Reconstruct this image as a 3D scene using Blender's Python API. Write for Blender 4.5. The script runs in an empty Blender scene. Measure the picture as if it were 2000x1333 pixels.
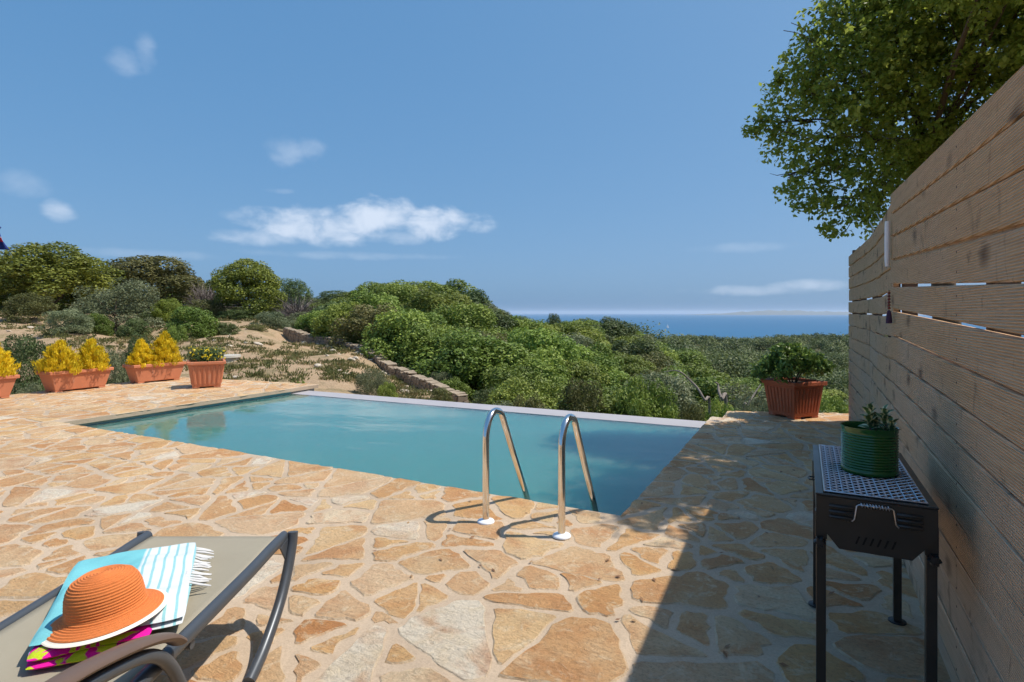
import bpy, bmesh, math, random
import numpy as np
from mathutils import Vector, Matrix, Quaternion

R = math.radians
scene = bpy.context.scene
C = scene.collection

# ------------------------------------------------------------------ camera
FPX, EYE, HOR = 1111.0, 1.30, 612.0          # focal length in photo pixels, eye height, horizon row
YAW = R(27.2)
RT = Vector((math.cos(YAW), math.sin(YAW), 0))     # camera right
FW = Vector((-math.sin(YAW), math.cos(YAW), 0))    # camera forward
cam_d = bpy.data.cameras.new('camera'); cam = bpy.data.objects.new('camera', cam_d); C.objects.link(cam)
cam.location = (0, 0, EYE); cam.rotation_euler = (R(90), 0, YAW)
cam_d.sensor_width = 36; cam_d.lens = 20.0; cam_d.shift_y = -54.5 / 2000
cam_d.clip_start = 0.05; cam_d.clip_end = 90000
scene.camera = cam
scene.view_settings.view_transform = 'Standard'; scene.view_settings.look = 'None'
scene.view_settings.exposure = 0.55; scene.view_settings.gamma = 1.0
scene.view_settings.use_curve_mapping = False
scene.cycles.use_denoising = True
scene.cycles.use_adaptive_sampling = True; scene.cycles.adaptive_threshold = 0.02
scene.cycles.max_bounces = 8; scene.cycles.transparent_max_bounces = 8
scene.cycles.volume_bounces = 1

# ------------------------------------------------------------------ sun and sky
SUN_EL = R(59.2)
SUN_H = (RT * 1.0 + FW * 0.0).normalized()
SUN_V = Vector((SUN_H.x * math.cos(SUN_EL), SUN_H.y * math.cos(SUN_EL), math.sin(SUN_EL)))
sd = bpy.data.lights.new('sun', 'SUN'); sd.energy = 3.5; sd.angle = R(0.55); sd.color = (1.0, 0.93, 0.82)
so = bpy.data.objects.new('sun', sd); C.objects.link(so)
so.rotation_euler = (-SUN_V).to_track_quat('-Z', 'Y').to_euler()
so.location = (6, 3, 12)

def px_dir(px, py):
    v = RT * ((px - 1000) / FPX) + FW + Vector((0, 0, (HOR - py) / FPX))
    v.normalize()
    return math.atan2(v.x, v.y), math.asin(v.z)

world = bpy.data.worlds.new('World'); scene.world = world; world.use_nodes = True
wt = world.node_tree; wt.nodes.clear()
def wn(t, **k):
    n = wt.nodes.new(t)
    for a, b in k.items(): setattr(n, a, b)
    return n
def wl(a, b): wt.links.new(a, b)
def wmath(op, a, b=None, clamp=False):
    n = wn('ShaderNodeMath', operation=op, use_clamp=clamp)
    for i, v in enumerate((a, b)):
        if v is None: continue
        if isinstance(v, (int, float)): n.inputs[i].default_value = v
        else: wl(v, n.inputs[i])
    return n.outputs[0]
sky = wn('ShaderNodeTexSky', sky_type='NISHITA')
sky.sun_disc = False; sky.sun_elevation = SUN_EL; sky.sun_rotation = math.atan2(SUN_V.x, SUN_V.y)
sky.altitude = 60; sky.air_density = 0.7; sky.dust_density = 2.6; sky.ozone_density = 2.0
SKY = 0.14
bg = wn('ShaderNodeBackground'); bg.inputs[1].default_value = SKY
# one even tone curve for the whole sky: the photograph's film response, softer towards the bright horizon
srgb = wn('ShaderNodeSeparateColor'); wl(sky.outputs[0], srgb.inputs[0]); crgb = wn('ShaderNodeCombineColor')
for ch, (gain, gam) in enumerate(((.305, .66), (.380, .40), (.515, .28))):
    x_ = wmath('MULTIPLY', srgb.outputs[ch], SKY)
    wl(wmath('MULTIPLY', wmath('MAXIMUM', x_, wmath('POWER', x_, gam)), gain / SKY), crgb.inputs[ch])
wl(crgb.outputs[0], bg.inputs[0])
# fair-weather clouds: soft noise puffs at fixed directions of the sky
tc = wn('ShaderNodeTexCoord'); sep = wn('ShaderNodeSeparateXYZ'); wl(tc.outputs['Generated'], sep.inputs[0])
az = wmath('ARCTAN2', sep.outputs[0], sep.outputs[1]); el = wmath('ARCSINE', sep.outputs[2])
comb = wn('ShaderNodeCombineXYZ'); wl(az, comb.inputs[0]); wl(el, comb.inputs[1])
stretch = wn('ShaderNodeVectorMath', operation='MULTIPLY'); wl(comb.outputs[0], stretch.inputs[0]); stretch.inputs[1].default_value = (1.0, 1.7, 1)
nz = wn('ShaderNodeTexNoise'); nz.inputs['Scale'].default_value = 17; nz.inputs['Detail'].default_value = 7; nz.inputs['Roughness'].default_value = 0.55
nz.inputs['Distortion'].default_value = 0.25
wl(stretch.outputs[0], nz.inputs['Vector'])
# px, py, half width, half height (photo pixels), density, softness of the noise
CLOUDS = [(610, 442, 160, 46, .78, .55), (745, 424, 110, 46, .84, .5), (850, 434, 115, 38, .84, .5), (520, 464, 110, 22, .5, .6), (765, 462, 80, 20, .42, .7),
          (243, 120, 50, 40, .32, 1.0), (284, 104, 30, 50, .28, 1.0), (560, 296, 50, 36, .32, .9), (608, 290, 40, 28, .28, .9), (114, 413, 42, 27, .55, .7),
          (52, 358, 66, 32, .24, .9), (1470, 567, 170, 13, .40, .7), (1590, 557, 150, 15, .45, .7), (1450, 484, 130, 13, .18, .8), (545, 374, 46, 9, .28, .7),
          (690, 500, 260, 10, .20, .8), (300, 497, 200, 12, .16, .8)]
mask = None
for (px, py, hw, hh, den, soft) in CLOUDS:
    a0, e0 = px_dir(px, py)
    a1, _ = px_dir(px + hw, py); _, e1 = px_dir(px, py - hh)
    ra, re = abs(a1 - a0), abs(e1 - e0)
    da = wmath('MULTIPLY', wmath('SUBTRACT', az, a0), 1 / ra); de = wmath('MULTIPLY', wmath('SUBTRACT', el, e0), 1 / re)
    r2 = wmath('ADD', wmath('MULTIPLY', da, da), wmath('MULTIPLY', de, de))
    fall = wmath('SUBTRACT', 1.0, r2)                         # 1 in the middle, 0 on the rim
    v = wmath('ADD', wmath('MULTIPLY', fall, 0.95), wmath('MULTIPLY', wmath('SUBTRACT', nz.outputs[0], 0.54), 2.3))
    mr = wn('ShaderNodeMapRange', interpolation_type='SMOOTHSTEP'); wl(v, mr.inputs[0])
    mr.inputs[1].default_value = 0.0; mr.inputs[2].default_value = 0.55 + soft; mr.inputs[3].default_value = 0.0; mr.inputs[4].default_value = den
    inside = wmath('MULTIPLY', mr.outputs[0], wmath('MULTIPLY', wmath('ADD', fall, 0.35), 2.5, True))
    mask = inside if mask is None else wmath('MAXIMUM', mask, inside)
cbg = wn('ShaderNodeBackground'); cbg.inputs[0].default_value = (0.56, 0.625, 0.73, 1); cbg.inputs[1].default_value = 0.95
mixs = wn('ShaderNodeMixShader'); wl(mask, mixs.inputs[0]); wl(bg.outputs[0], mixs.inputs[1]); wl(cbg.outputs[0], mixs.inputs[2])
out = wn('ShaderNodeOutputWorld'); wl(mixs.outputs[0], out.inputs[0])

# ------------------------------------------------------------------ helpers: places
def L(lat, d, z=0.0):
    p = RT * lat + FW * d
    return Vector((p.x, p.y, z))
def W(px, d, z=0.0): return L((px - 1000) / FPX * d, d, z)
def G(px, py, z=0.0):
    d = (EYE - z) * FPX / (py - HOR)
    return W(px, d, z)
def Zat(py, d): return EYE + (HOR - py) * d / FPX

# ------------------------------------------------------------------ helpers: objects
def tag(o, label=None, cat=None, group=None, kind=None):
    if label: o['label'] = label
    if cat: o['category'] = cat
    if group: o['group'] = group
    if kind: o['kind'] = kind
    return o
def thing(name, label, cat, loc=(0, 0, 0), rz=0.0, group=None):
    o = bpy.data.objects.new(name, None); C.objects.link(o)
    o.location = loc; o.rotation_euler = (0, 0, rz); o.empty_display_size = 0.1
    return tag(o, label, cat, group)
def link(name, me, parent=None, loc=None, rot=None, scale=None):
    o = bpy.data.objects.new(name, me); C.objects.link(o)
    if parent: o.parent = parent
    if loc is not None: o.location = loc
    if rot is not None: o.rotation_euler = rot
    if scale is not None: o.scale = scale
    return o
def copy_tree(o, parent=None):
    c = o.copy(); C.objects.link(c); c.parent = parent
    for ch in list(o.children): copy_tree(ch, c)
    return c

class MB:
    """collects simple shapes into one mesh"""
    def __init__(s): s.v = []; s.f = []
    def add(s, vs, fs):
        b = len(s.v); s.v += [tuple(p) for p in vs]; s.f += [tuple(b + i for i in f) for f in fs]; return s
    def box(s, c, size, rot=None):
        x, y, z = (k / 2 for k in size); M = rot if rot else Matrix.Identity(3)
        vs = [Vector(c) + M @ Vector(p) for p in ((-x, -y, -z), (x, -y, -z), (x, y, -z), (-x, y, -z), (-x, -y, z), (x, -y, z), (x, y, z), (-x, y, z))]
        return s.add(vs, [(0, 3, 2, 1), (4, 5, 6, 7), (0, 1, 5, 4), (1, 2, 6, 5), (2, 3, 7, 6), (3, 0, 4, 7)])
    def tube(s, pts, rad, n=10, flat=1.0, cap=True, up=None):
        pts = [Vector(p) for p in pts]; m = len(pts)
        rad = list(rad) if hasattr(rad, '__len__') else [rad] * m
        rings = []; u = Vector(up) if up else None
        for i, p in enumerate(pts):
            t = (pts[min(i + 1, m - 1)] - pts[max(i - 1, 0)]).normalized()
            if u is None: u = Vector((0, 0, 1)) if abs(t.z) < 0.9 else Vector((1, 0, 0))
            a = t.cross(u)
            if a.length < 1e-6: a = t.orthogonal()
            a.normalize(); b = a.cross(t).normalized()
            if not up: u = b
            rings.append([p + a * math.cos(k * 2 * math.pi / n) * rad[i] + b * math.sin(k * 2 * math.pi / n) * rad[i] * flat for k in range(n)])
        vs = [q for r in rings for q in r]; fs = []
        for i in range(m - 1):
            for k in range(n):
                fs.append((i * n + k, i * n + (k + 1) % n, (i + 1) * n + (k + 1) % n, (i + 1) * n + k))
        if cap: fs += [tuple(reversed(range(n))), tuple(range((m - 1) * n, m * n))]
        return s.add(vs, fs)
    def lathe(s, prof, n=32, c=(0, 0, 0), sx=1.0, sy=1.0, close=False):
        vs = []; fs = []
        for r, z in prof:
            for k in range(n):
                a = 2 * math.pi * k / n
                vs.append((c[0] + r * math.cos(a) * sx, c[1] + r * math.sin(a) * sy, c[2] + z))
        for i in range(len(prof) - 1):
            for k in range(n):
                fs.append((i * n + k, i * n + (k + 1) % n, (i + 1) * n + (k + 1) % n, (i + 1) * n + k))
        if close: fs += [tuple(reversed(range(n))), tuple(range((len(prof) - 1) * n, len(prof) * n))]
        return s.add(vs, fs)
    def prism(s, poly, z0, z1):
        n = len(poly); vs = [(p[0], p[1], z0) for p in poly] + [(p[0], p[1], z1) for p in poly]
        return s.add(vs, [tuple(reversed(range(n))), tuple(range(n, 2 * n))] + [(k, (k + 1) % n, n + (k + 1) % n, n + k) for k in range(n)])
    def mesh(s, name, mat, smooth=False, angle=40):
        me = bpy.data.meshes.new(name); me.from_pydata(s.v, [], s.f); me.update()
        if mat: me.materials.append(mat)
        if smooth:
            me.polygons.foreach_set('use_smooth', [True] * len(me.polygons)); me.set_sharp_from_angle(angle=R(angle))
        return me
    def obj(s, name, mat, parent=None, smooth=False, angle=40, bevel=0, **k):
        o = link(name, s.mesh(name, mat, smooth, angle), parent, **k)
        if bevel:
            b = o.modifiers.new('bevel', 'BEVEL'); b.width = bevel; b.segments = 2; b.limit_method = 'ANGLE'
        return o

def np_mesh(name, verts, quads, mat, tint=None, smooth=False):
    """fast mesh from numpy arrays; tint is one float for each face"""
    me = bpy.data.meshes.new(name)
    nv, nf, k = len(verts), len(quads), quads.shape[1]
    me.vertices.add(nv); me.vertices.foreach_set('co', np.ascontiguousarray(verts, np.float32).ravel())
    me.loops.add(nf * k); me.loops.foreach_set('vertex_index', np.ascontiguousarray(quads, np.int32).ravel())
    me.polygons.add(nf); me.polygons.foreach_set('loop_start', np.arange(0, nf * k, k, dtype=np.int32))
    me.update(calc_edges=True)
    if tint is not None:
        at = me.attributes.new('tint', 'FLOAT', 'FACE'); at.data.foreach_set('value', np.ascontiguousarray(tint, np.float32))
    if mat: me.materials.append(mat)
    if smooth: me.polygons.foreach_set('use_smooth', [True] * nf)
    return me

# ------------------------------------------------------------------ helpers: materials
class NT:
    def __init__(s, name):
        s.m = bpy.data.materials.new(name); s.m.use_nodes = True; s.t = s.m.node_tree
        s.b = s.t.nodes['Principled BSDF']; s.o = s.t.nodes['Material Output']
    def n(s, t, **k):
        n = s.t.nodes.new(t)
        for a, b in k.items(): setattr(n, a, b)
        return n
    def l(s, a, b): s.t.links.new(a, b)
    def put(s, i, v):
        if isinstance(v, (int, float)): i.default_value = v
        elif isinstance(v, (tuple, list)): i.default_value = tuple(v) + ((1,) if len(v) == 3 and i.type == 'RGBA' else ())
        else: s.l(v, i)
    def pos(s): return s.n('ShaderNodeNewGeometry').outputs['Position']
    def obj(s): return s.n('ShaderNodeTexCoord').outputs['Object']
    def attr(s, a): return s.n('ShaderNodeAttribute', attribute_name=a).outputs['Fac']
    def rnd(s): return s.n('ShaderNodeObjectInfo').outputs['Random']
    def sep(s, v):
        n = s.n('ShaderNodeSeparateXYZ'); s.l(v, n.inputs[0]); return n.outputs
    def comb(s, x, y, z):
        n = s.n('ShaderNodeCombineXYZ')
        for i, v in enumerate((x, y, z)): s.put(n.inputs[i], v)
        return n.outputs[0]
    def vscale(s, v, k):
        n = s.n('ShaderNodeVectorMath', operation='MULTIPLY'); s.l(v, n.inputs[0]); n.inputs[1].default_value = k; return n.outputs[0]
    def vadd(s, a, b):
        n = s.n('ShaderNodeVectorMath', operation='ADD'); s.l(a, n.inputs[0]); s.put(n.inputs[1], b); return n.outputs[0]
    def math(s, op, a, b=None, clamp=False):
        n = s.n('ShaderNodeMath', operation=op, use_clamp=clamp); s.put(n.inputs[0], a)
        if b is not None: s.put(n.inputs[1], b)
        return n.outputs[0]
    def noise(s, vec, scale, detail=4, rough=0.55, dist=0.0):
        n = s.n('ShaderNodeTexNoise'); s.l(vec, n.inputs['Vector'])
        n.inputs['Scale'].default_value = scale; n.inputs['Detail'].default_value = detail
        n.inputs['Roughness'].default_value = rough; n.inputs['Distortion'].default_value = dist
        return n.outputs[0]
    def voro(s, vec, scale):
        n = s.n('ShaderNodeTexVoronoi'); s.l(vec, n.inputs['Vector']); n.inputs['Scale'].default_value = scale; return n.outputs
    def ramp(s, fac, stops, interp='LINEAR'):
        n = s.n('ShaderNodeValToRGB'); n.color_ramp.interpolation = interp; s.put(n.inputs[0], fac)
        e = n.color_ramp.elements
        while len(e) < len(stops): e.new(0.5)
        for k, (p, c) in enumerate(stops):
            e[k].position = p; e[k].color = (c if isinstance(c, tuple) else (c, c, c)) + (1,)
        return n.outputs[0]
    def mix(s, a, b, f, mode='MIX'):
        n = s.n('ShaderNodeMix', data_type='RGBA', blend_type=mode)
        s.put(n.inputs[0], f); s.put(n.inputs[6], a); s.put(n.inputs[7], b); return n.outputs[2]
    def bump(s, h, strength=0.5, dist=0.01):
        n = s.n('ShaderNodeBump'); n.inputs['Strength'].default_value = strength; n.inputs['Distance'].default_value = dist
        s.l(h, n.inputs['Height']); s.l(n.outputs[0], s.b.inputs['Normal']); return n
    def set(s, color=None, rough=None, metal=None, spec=None, ior=None):
        for k, v in (('Base Color', color), ('Roughness', rough), ('Metallic', metal), ('Specular IOR Level', spec), ('IOR', ior)):
            if v is not None: s.put(s.b.inputs[k], v)
        return s.m

def plain(name, col, rough=0.6, metal=0.0, spec=0.5, vary=0.12, scale=12.0, bump=0.0):
    """paint, metal or plastic with a little unevenness of tone and gloss"""
    t = NT(name); p = t.obj(); n = t.noise(p, scale, 5)
    c = t.mix(tuple(k * (1 - vary) for k in col), tuple(min(1, k * (1 + vary)) for k in col), n)
    t.set(c, t.math('ADD', t.math('MULTIPLY', n, 0.16), max(0.02, rough - 0.08)), metal, spec)
    if bump: t.bump(t.noise(p, scale * 8, 3), bump, 0.004)
    return t.m

def foliage(name, dark, mid, light, trans=0.28, vary=0.25, rough=0.55, hue=.034):
    t = NT(name); a = t.attr('tint'); r = t.rnd()
    c = t.ramp(a, [(0.0, dark), (0.5, mid), (1.0, light)])
    n = t.n('ShaderNodeHueSaturation'); t.l(c, n.inputs['Color'])
    t.put(n.inputs['Hue'], t.math('ADD', t.math('MULTIPLY', r, hue), .496 - hue * .75))
    t.put(n.inputs['Value'], t.math('ADD', t.math('MULTIPLY', t.math('FRACT', t.math('MULTIPLY', r, 7.3)), 2 * vary), 1 - vary))
    t.set(n.outputs[0], rough, 0, 0.3)
    tr = t.n('ShaderNodeBsdfTranslucent'); t.l(n.outputs[0], tr.inputs[0])
    mx = t.n('ShaderNodeMixShader'); mx.inputs[0].default_value = trans
    t.l(t.b.outputs[0], mx.inputs[1]); t.l(tr.outputs[0], mx.inputs[2]); t.l(mx.outputs[0], t.o.inputs[0])
    return t.m

# ---- surfaces
def m_stone():
    t = NT('flagstone'); a = t.attr('tint'); e = t.attr('edge'); p = t.pos()
    p = t.vadd(p, t.comb(t.math('MULTIPLY', a, 37.0), t.math('MULTIPLY', a, 91.0), 0.0))
    base = t.ramp(a, [(0.0, (.58, .320, .125)), (.10, (.66, .430, .205)), (.20, (.50, .230, .080)), (.30, (.67, .460, .240)), (.40, (.60, .350, .165)),
                      (.50, (.62, .430, .265)), (.58, (.56, .295, .110)), (.66, (.58, .365, .195)), (.74, (.67, .480, .280)), (.82, (.52, .265, .110)), (.90, (.64, .410, .190)), (.96, (.70, .610, .480))])
    big = t.noise(p, 4.0, 5, .62, .8)
    c = t.mix(base, (.47, .205, .075), t.ramp(big, [(.47, 0.0), (.68, .68)]))
    c = t.mix(c, (.62, .47, .29), t.ramp(t.noise(t.vadd(p, (3.7, 8.3, 0)), 3.1, 4, .6, .4), [(.50, 0.0), (.68, .55)]))
    pale = t.noise(t.vadd(p, (7.1, 3.3, 0)), 8.0, 9, .72, 1.1)
    c = t.mix(c, (.70, .58, .40), t.ramp(pale, [(.54, 0.0), (.60, .40), (.72, .80)]))
    grain = t.noise(p, 60, 7, .75)
    c = t.mix(c, t.ramp(grain, [(.25, .36), (.5, 1.0), (.8, 1.18)]), .7, 'MULTIPLY')
    crack = t.noise(t.vscale(p, (1, 2.6, 1)), 14, 7, .75, 1.8)
    c = t.mix(c, (.25, .15, .08), t.ramp(crack, [(.30, .55), (.41, 0.0)]))
    c = t.mix(c, (.63, .50, .35), t.math('MULTIPLY', e, t.ramp(t.noise(p, 30, 4, .6), [(.3, .25), (.6, .9)])))
    c = t.mix(c, t.ramp(t.noise(t.pos(), .9, 6, .65, .5), [(.30, .80), (.55, 1.0)]), .8, 'MULTIPLY')
    t.set(c, t.math('ADD', t.math('MULTIPLY', grain, .25), .58), 0, .3)
    h = t.math('ADD', t.math('MULTIPLY', pale, 1.2), t.math('ADD', t.math('MULTIPLY', grain, .5), t.math('MULTIPLY', crack, 1.0)))
    t.bump(h, .9, .016)
    return t.m
def m_mortar():
    t = NT('mortar'); p = t.pos()
    n = t.noise(p, 4, 6, .6); g = t.noise(p, 120, 4, .7); q = t.noise(p, 17, 5, .6)
    c = t.mix((.44, .335, .240), (.54, .425, .310), n)
    c = t.mix(c, t.ramp(g, [(.3, .72), (.6, 1.05)]), .6, 'MULTIPLY')
    c = t.mix(c, (.40, .28, .18), t.ramp(q, [(.56, 0.0), (.75, .4)]))
    c = t.mix(c, t.ramp(t.noise(p, .9, 6, .65, .5), [(.30, .76), (.55, 1.0)]), .9, 'MULTIPLY')
    c = t.mix(c, (.25, .18, .12), t.ramp(t.noise(p, 9, 8, .75), [(.60, 0.0), (.72, .55)]))
    t.set(c, .85, 0, .2)
    t.bump(t.math('ADD', t.math('MULTIPLY', q, 1.0), t.math('MULTIPLY', g, .3)), .5, .012)
    return t.m
def m_ground():
    t = NT('ground'); p = t.pos(); sand = t.attr('sand')
    a = t.noise(p, .35, 6, .6); b = t.noise(p, 3.0, 7, .65); g = t.noise(p, 22, 5, .7)
    s = t.mix((.33, .225, .135), (.49, .355, .23), b)
    s = t.mix(s, (.26, .18, .11), t.ramp(g, [(.50, 0.0), (.66, .7)]))
    s = t.mix(s, (.70, .62, .48), t.ramp(t.noise(p, 6.5, 5, .7), [(.60, 0.0), (.70, .55)]))
    s = t.mix(s, (.21, .175, .085), t.ramp(t.noise(t.vadd(p, (31., 9., 0)), .8, 8, .7), [(.49, 0.0), (.62, .75)]))
    w = t.mix((.07, .075, .028), (.14, .12, .06), b)
    c = t.mix(w, s, t.math('MULTIPLY', t.math('ADD', sand, t.math('MULTIPLY', t.math('SUBTRACT', a, .5), .5)), 1.0, True))
    t.set(c, .9, 0, .15)
    t.bump(t.math('ADD', t.math('MULTIPLY', b, 1.0), t.math('MULTIPLY', g, .35)), .8, .12)
    return t.m
def m_wood():
    t = NT('weathered_pine'); p = t.pos(); q = t.vadd(p, t.comb(0.0, t.math('MULTIPLY', t.rnd(), 31.0), t.math('MULTIPLY', t.rnd(), 17.0)))
    long_ = t.noise(t.vscale(q, (6, 1.0, 16)), 2.2, 6, .6, .4)
    fine = t.noise(t.vscale(q, (8, 1.6, 60)), 5, 5, .65)
    z = t.sep(p)[2]
    warm = t.mix((.60, .355, .185), (.80, .535, .315), long_)
    grey = t.mix((.56, .42, .30), (.70, .545, .405), long_)
    wear = t.math('ADD', t.math('MULTIPLY', t.noise(q, .9, 4, .6), 1.1), t.math('MULTIPLY', t.math('SUBTRACT', 1.25, z), .28))
    c = t.mix(warm, grey, t.ramp(wear, [(.50, 0.0), (.92, .75)]))
    c = t.mix(c, t.ramp(fine, [(.3, .62), (.6, 1.08)]), .55, 'MULTIPLY')
    # knots and the short dark run-off streaks that cross the boards
    k = t.voro(t.vadd(t.vscale(q, (1, 3.1, 5.2)), t.vscale(t.comb(fine, long_, fine), (.0, .35, .5))), 1.0)[0]
    c = t.mix(c, (.115, .060, .032), t.ramp(k, [(.05, .85), (.24, 0.0)]))
    st = t.noise(t.vscale(q, (1, 8.0, 4.2)), 1.0, 5, .6, 1.6)
    c = t.mix(c, (.15, .085, .05), t.ramp(st, [(.60, 0.0), (.76, .80)]))
    rib = t.math('SINE', t.math('MULTIPLY', z, 2 * math.pi / .0085))
    c = t.mix(c, t.math('ADD', t.math('MULTIPLY', rib, .14), .90), .9, 'MULTIPLY')
    t.set(c, .78, 0, .22)
    t.bump(t.math('ADD', t.math('MULTIPLY', rib, .5), t.math('MULTIPLY', fine, .6)), .9, .004)
    return t.m
def m_water():
    """slightly milky pool water: light scatters about inside the closed body"""
    t = NT('pool_water'); p = t.pos()
    n = t.noise(t.vscale(p, (1.0, 2.2, 1)), 2.6, 3, .5, .3); n2 = t.noise(t.vscale(p, (1, 2.0, 1)), 9, 2, .5, .2)
    t.set((.068, .205, .192), .035, 0, .5, 1.33)
    t.b.subsurface_method = 'RANDOM_WALK'
    t.b.inputs['Subsurface Weight'].default_value = 1.0; t.b.inputs['Subsurface Radius'].default_value = (.25, .8, .9); t.b.inputs['Subsurface Scale'].default_value = 3.0
    t.bump(t.math('ADD', n, t.math('MULTIPLY', n2, .22)), .065, .05)
    return t.m
def m_sea():
    t = NT('sea_water'); p = t.pos()
    n = t.noise(t.vscale(p, (.0012, .0012, 1)), 1.0, 5, .6)
    n2 = t.noise(t.vscale(p, (.02, .02, 1)), 1.0, 4, .6)
    c = t.mix((.030, .112, .225), (.036, .135, .255), n)
    t.set(c, .45, 0, .12, 1.33)
    t.bump(n2, .3, 3.0)
    return t.m
def m_terracotta(name, col):
    t = NT(name); p = t.obj(); n = t.noise(p, 6, 5, .6); g = t.noise(p, 60, 4, .6)
    c = t.mix(tuple(k * .86 for k in col), tuple(k * 1.1 for k in col), n)
    c = t.mix(c, (.50, .36, .28), t.ramp(t.noise(t.vscale(p, (1, 1, .4)), 11, 6, .65), [(.58, 0.0), (.74, .4)]))
    t.set(c, .55, 0, .35); t.bump(g, .12, .004)
    return t.m
def m_fabric(name, col, k=2300.0):
    t = NT(name); x, y, z = t.sep(t.obj())
    w = t.math('MULTIPLY', t.math('SINE', t.math('MULTIPLY', x, k)), t.math('SINE', t.math('MULTIPLY', y, k)))
    n = t.noise(t.obj(), 5, 4, .6)
    c = t.mix(tuple(v * .88 for v in col), tuple(v * 1.1 for v in col), n)
    c = t.mix(c, t.math('ADD', t.math('MULTIPLY', w, .10), .95), .8, 'MULTIPLY')
    t.set(c, .8, 0, .2); t.bump(w, .3, .001)
    return t.m
M = dict(
    stone=m_stone(), mortar=m_mortar(), ground=m_ground(), wood=m_wood(), water=m_water(), sea=m_sea(),
    plaster=plain('pale_plaster', (.37, .355, .37), .6, vary=.10, scale=3.0, bump=.2),
    basin=plain('pool_plaster', (.20, .42, .43), .6, vary=.1, scale=3),
    chrome=plain('polished_steel', (.78, .76, .73), .12, 1.0, vary=.03),
    white_plastic=plain('white_plastic', (.78, .80, .84), .4, vary=.05),
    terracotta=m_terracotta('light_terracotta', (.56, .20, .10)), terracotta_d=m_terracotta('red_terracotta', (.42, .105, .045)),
    soil=plain('potting_soil', (.07, .045, .03), .95, vary=.4, scale=40, bump=.5),
    black=plain('black_enamel', (.030, .026, .023), .32, .0, .5, vary=.3),
    black_plastic=plain('black_plastic', (.012, .012, .013), .5, vary=.2),
    dark=plain('slot_shade_and_charcoal', (.004, .004, .004), .9, vary=.1),  # near-black: painted shade of the vent slots, and the charcoal
    wire=plain('galvanised_wire', (.62, .62, .66), .30, 1.0, vary=.1),
    green_tin=plain('green_enamel', (.018, .10, .022), .22, 0, .6, vary=.15, scale=5),
    frame=plain('grey_metal_paint', (.075, .085, .10), .38, .3, .5, vary=.12),
    arm=plain('taupe_armrest', (.13, .085, .062), .42, 0, .4, vary=.10),
    sling=m_fabric('taupe_sling', (.33, .295, .225)),
    bark=plain('bark', (.12, .085, .06), .95, vary=.4, scale=9, bump=.8),
    bark_grey=plain('grey_bark', (.24, .20, .17), .95, vary=.35, scale=9, bump=.8),
    rock=plain('limestone', (.50, .43, .34), .9, vary=.25, scale=4, bump=.8),
    wallstone=plain('dry_wall_stone', (.27, .205, .145), .9, vary=.4, scale=2.2, bump=.8),
    coping=plain('coping_stone', (.31, .245, .175), .9, vary=.35, scale=2.5, bump=.8),
    concrete=plain('concrete', (.45, .42, .36), .9, vary=.2, scale=4, bump=.5),
    post=plain('dark_timber', (.10, .065, .045), .8, vary=.3, scale=6),
    straw=plain('orange_straw', (.70, .20, .045), .7, vary=.22, scale=130, bump=.6),
    straw_w=plain('white_straw', (.82, .74, .62), .7, vary=.08, scale=60),
    white_cloth=plain('white_cotton', (.66, .66, .66), .9, vary=.05, scale=50),
    maquis=foliage('leaf_maquis', (0.060, 0.103, 0.022), (0.158, 0.233, 0.041), (0.280, 0.362, 0.066)),
    pine=foliage('leaf_pine', (0.062, 0.099, 0.020), (0.157, 0.216, 0.034), (0.270, 0.327, 0.049), vary=.15),
    dark_leaf=foliage('leaf_dark', (0.041, 0.071, 0.028), (0.091, 0.138, 0.047), (0.159, 0.207, 0.069)),
    olive=foliage('leaf_olive', (0.076, 0.105, 0.052), (0.165, 0.201, 0.100), (0.269, 0.299, 0.165), vary=.18),
    brownish=foliage('leaf_brownish', (.058, .066, .022), (.136, .146, .046), (.205, .205, .070), vary=.18),
    grey_twig=foliage('grey_twigs', (.09, .075, .06), (.17, .145, .125), (.26, .225, .20), trans=.05, vary=.1),
    oak=foliage('leaf_evergreen_oak', (0.102, 0.138, 0.026), (0.282, 0.348, 0.054), (0.528, 0.552, 0.120), trans=.60, vary=.05, rough=.4),
    gold=foliage('leaf_golden', (.46, .40, .02), (.82, .63, .02), (.90, .74, .04), trans=.3, vary=.08, hue=.004),
    petal=foliage('petal_yellow', (.75, .55, .02), (.85, .66, .03), (.9, .75, .1), trans=.3, vary=.02),
    gloss_leaf=foliage('leaf_glossy', (.040, .078, .022), (.100, .180, .038), (.23, .34, .065), trans=.3, vary=.05, rough=.35),
    wood_far=foliage('leaf_far_wood', (0.045, 0.073, 0.027), (0.106, 0.144, 0.048), (0.188, 0.225, 0.075), vary=.25),
    litter=foliage('dry_leaf', (.16, .09, .04), (.26, .16, .07), (.36, .25, .11), trans=.1, vary=.05),
    grass=foliage('grass_blades', (.075, .095, .025), (.14, .16, .05), (.34, .28, .12), trans=.25, vary=.1),
)

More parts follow.
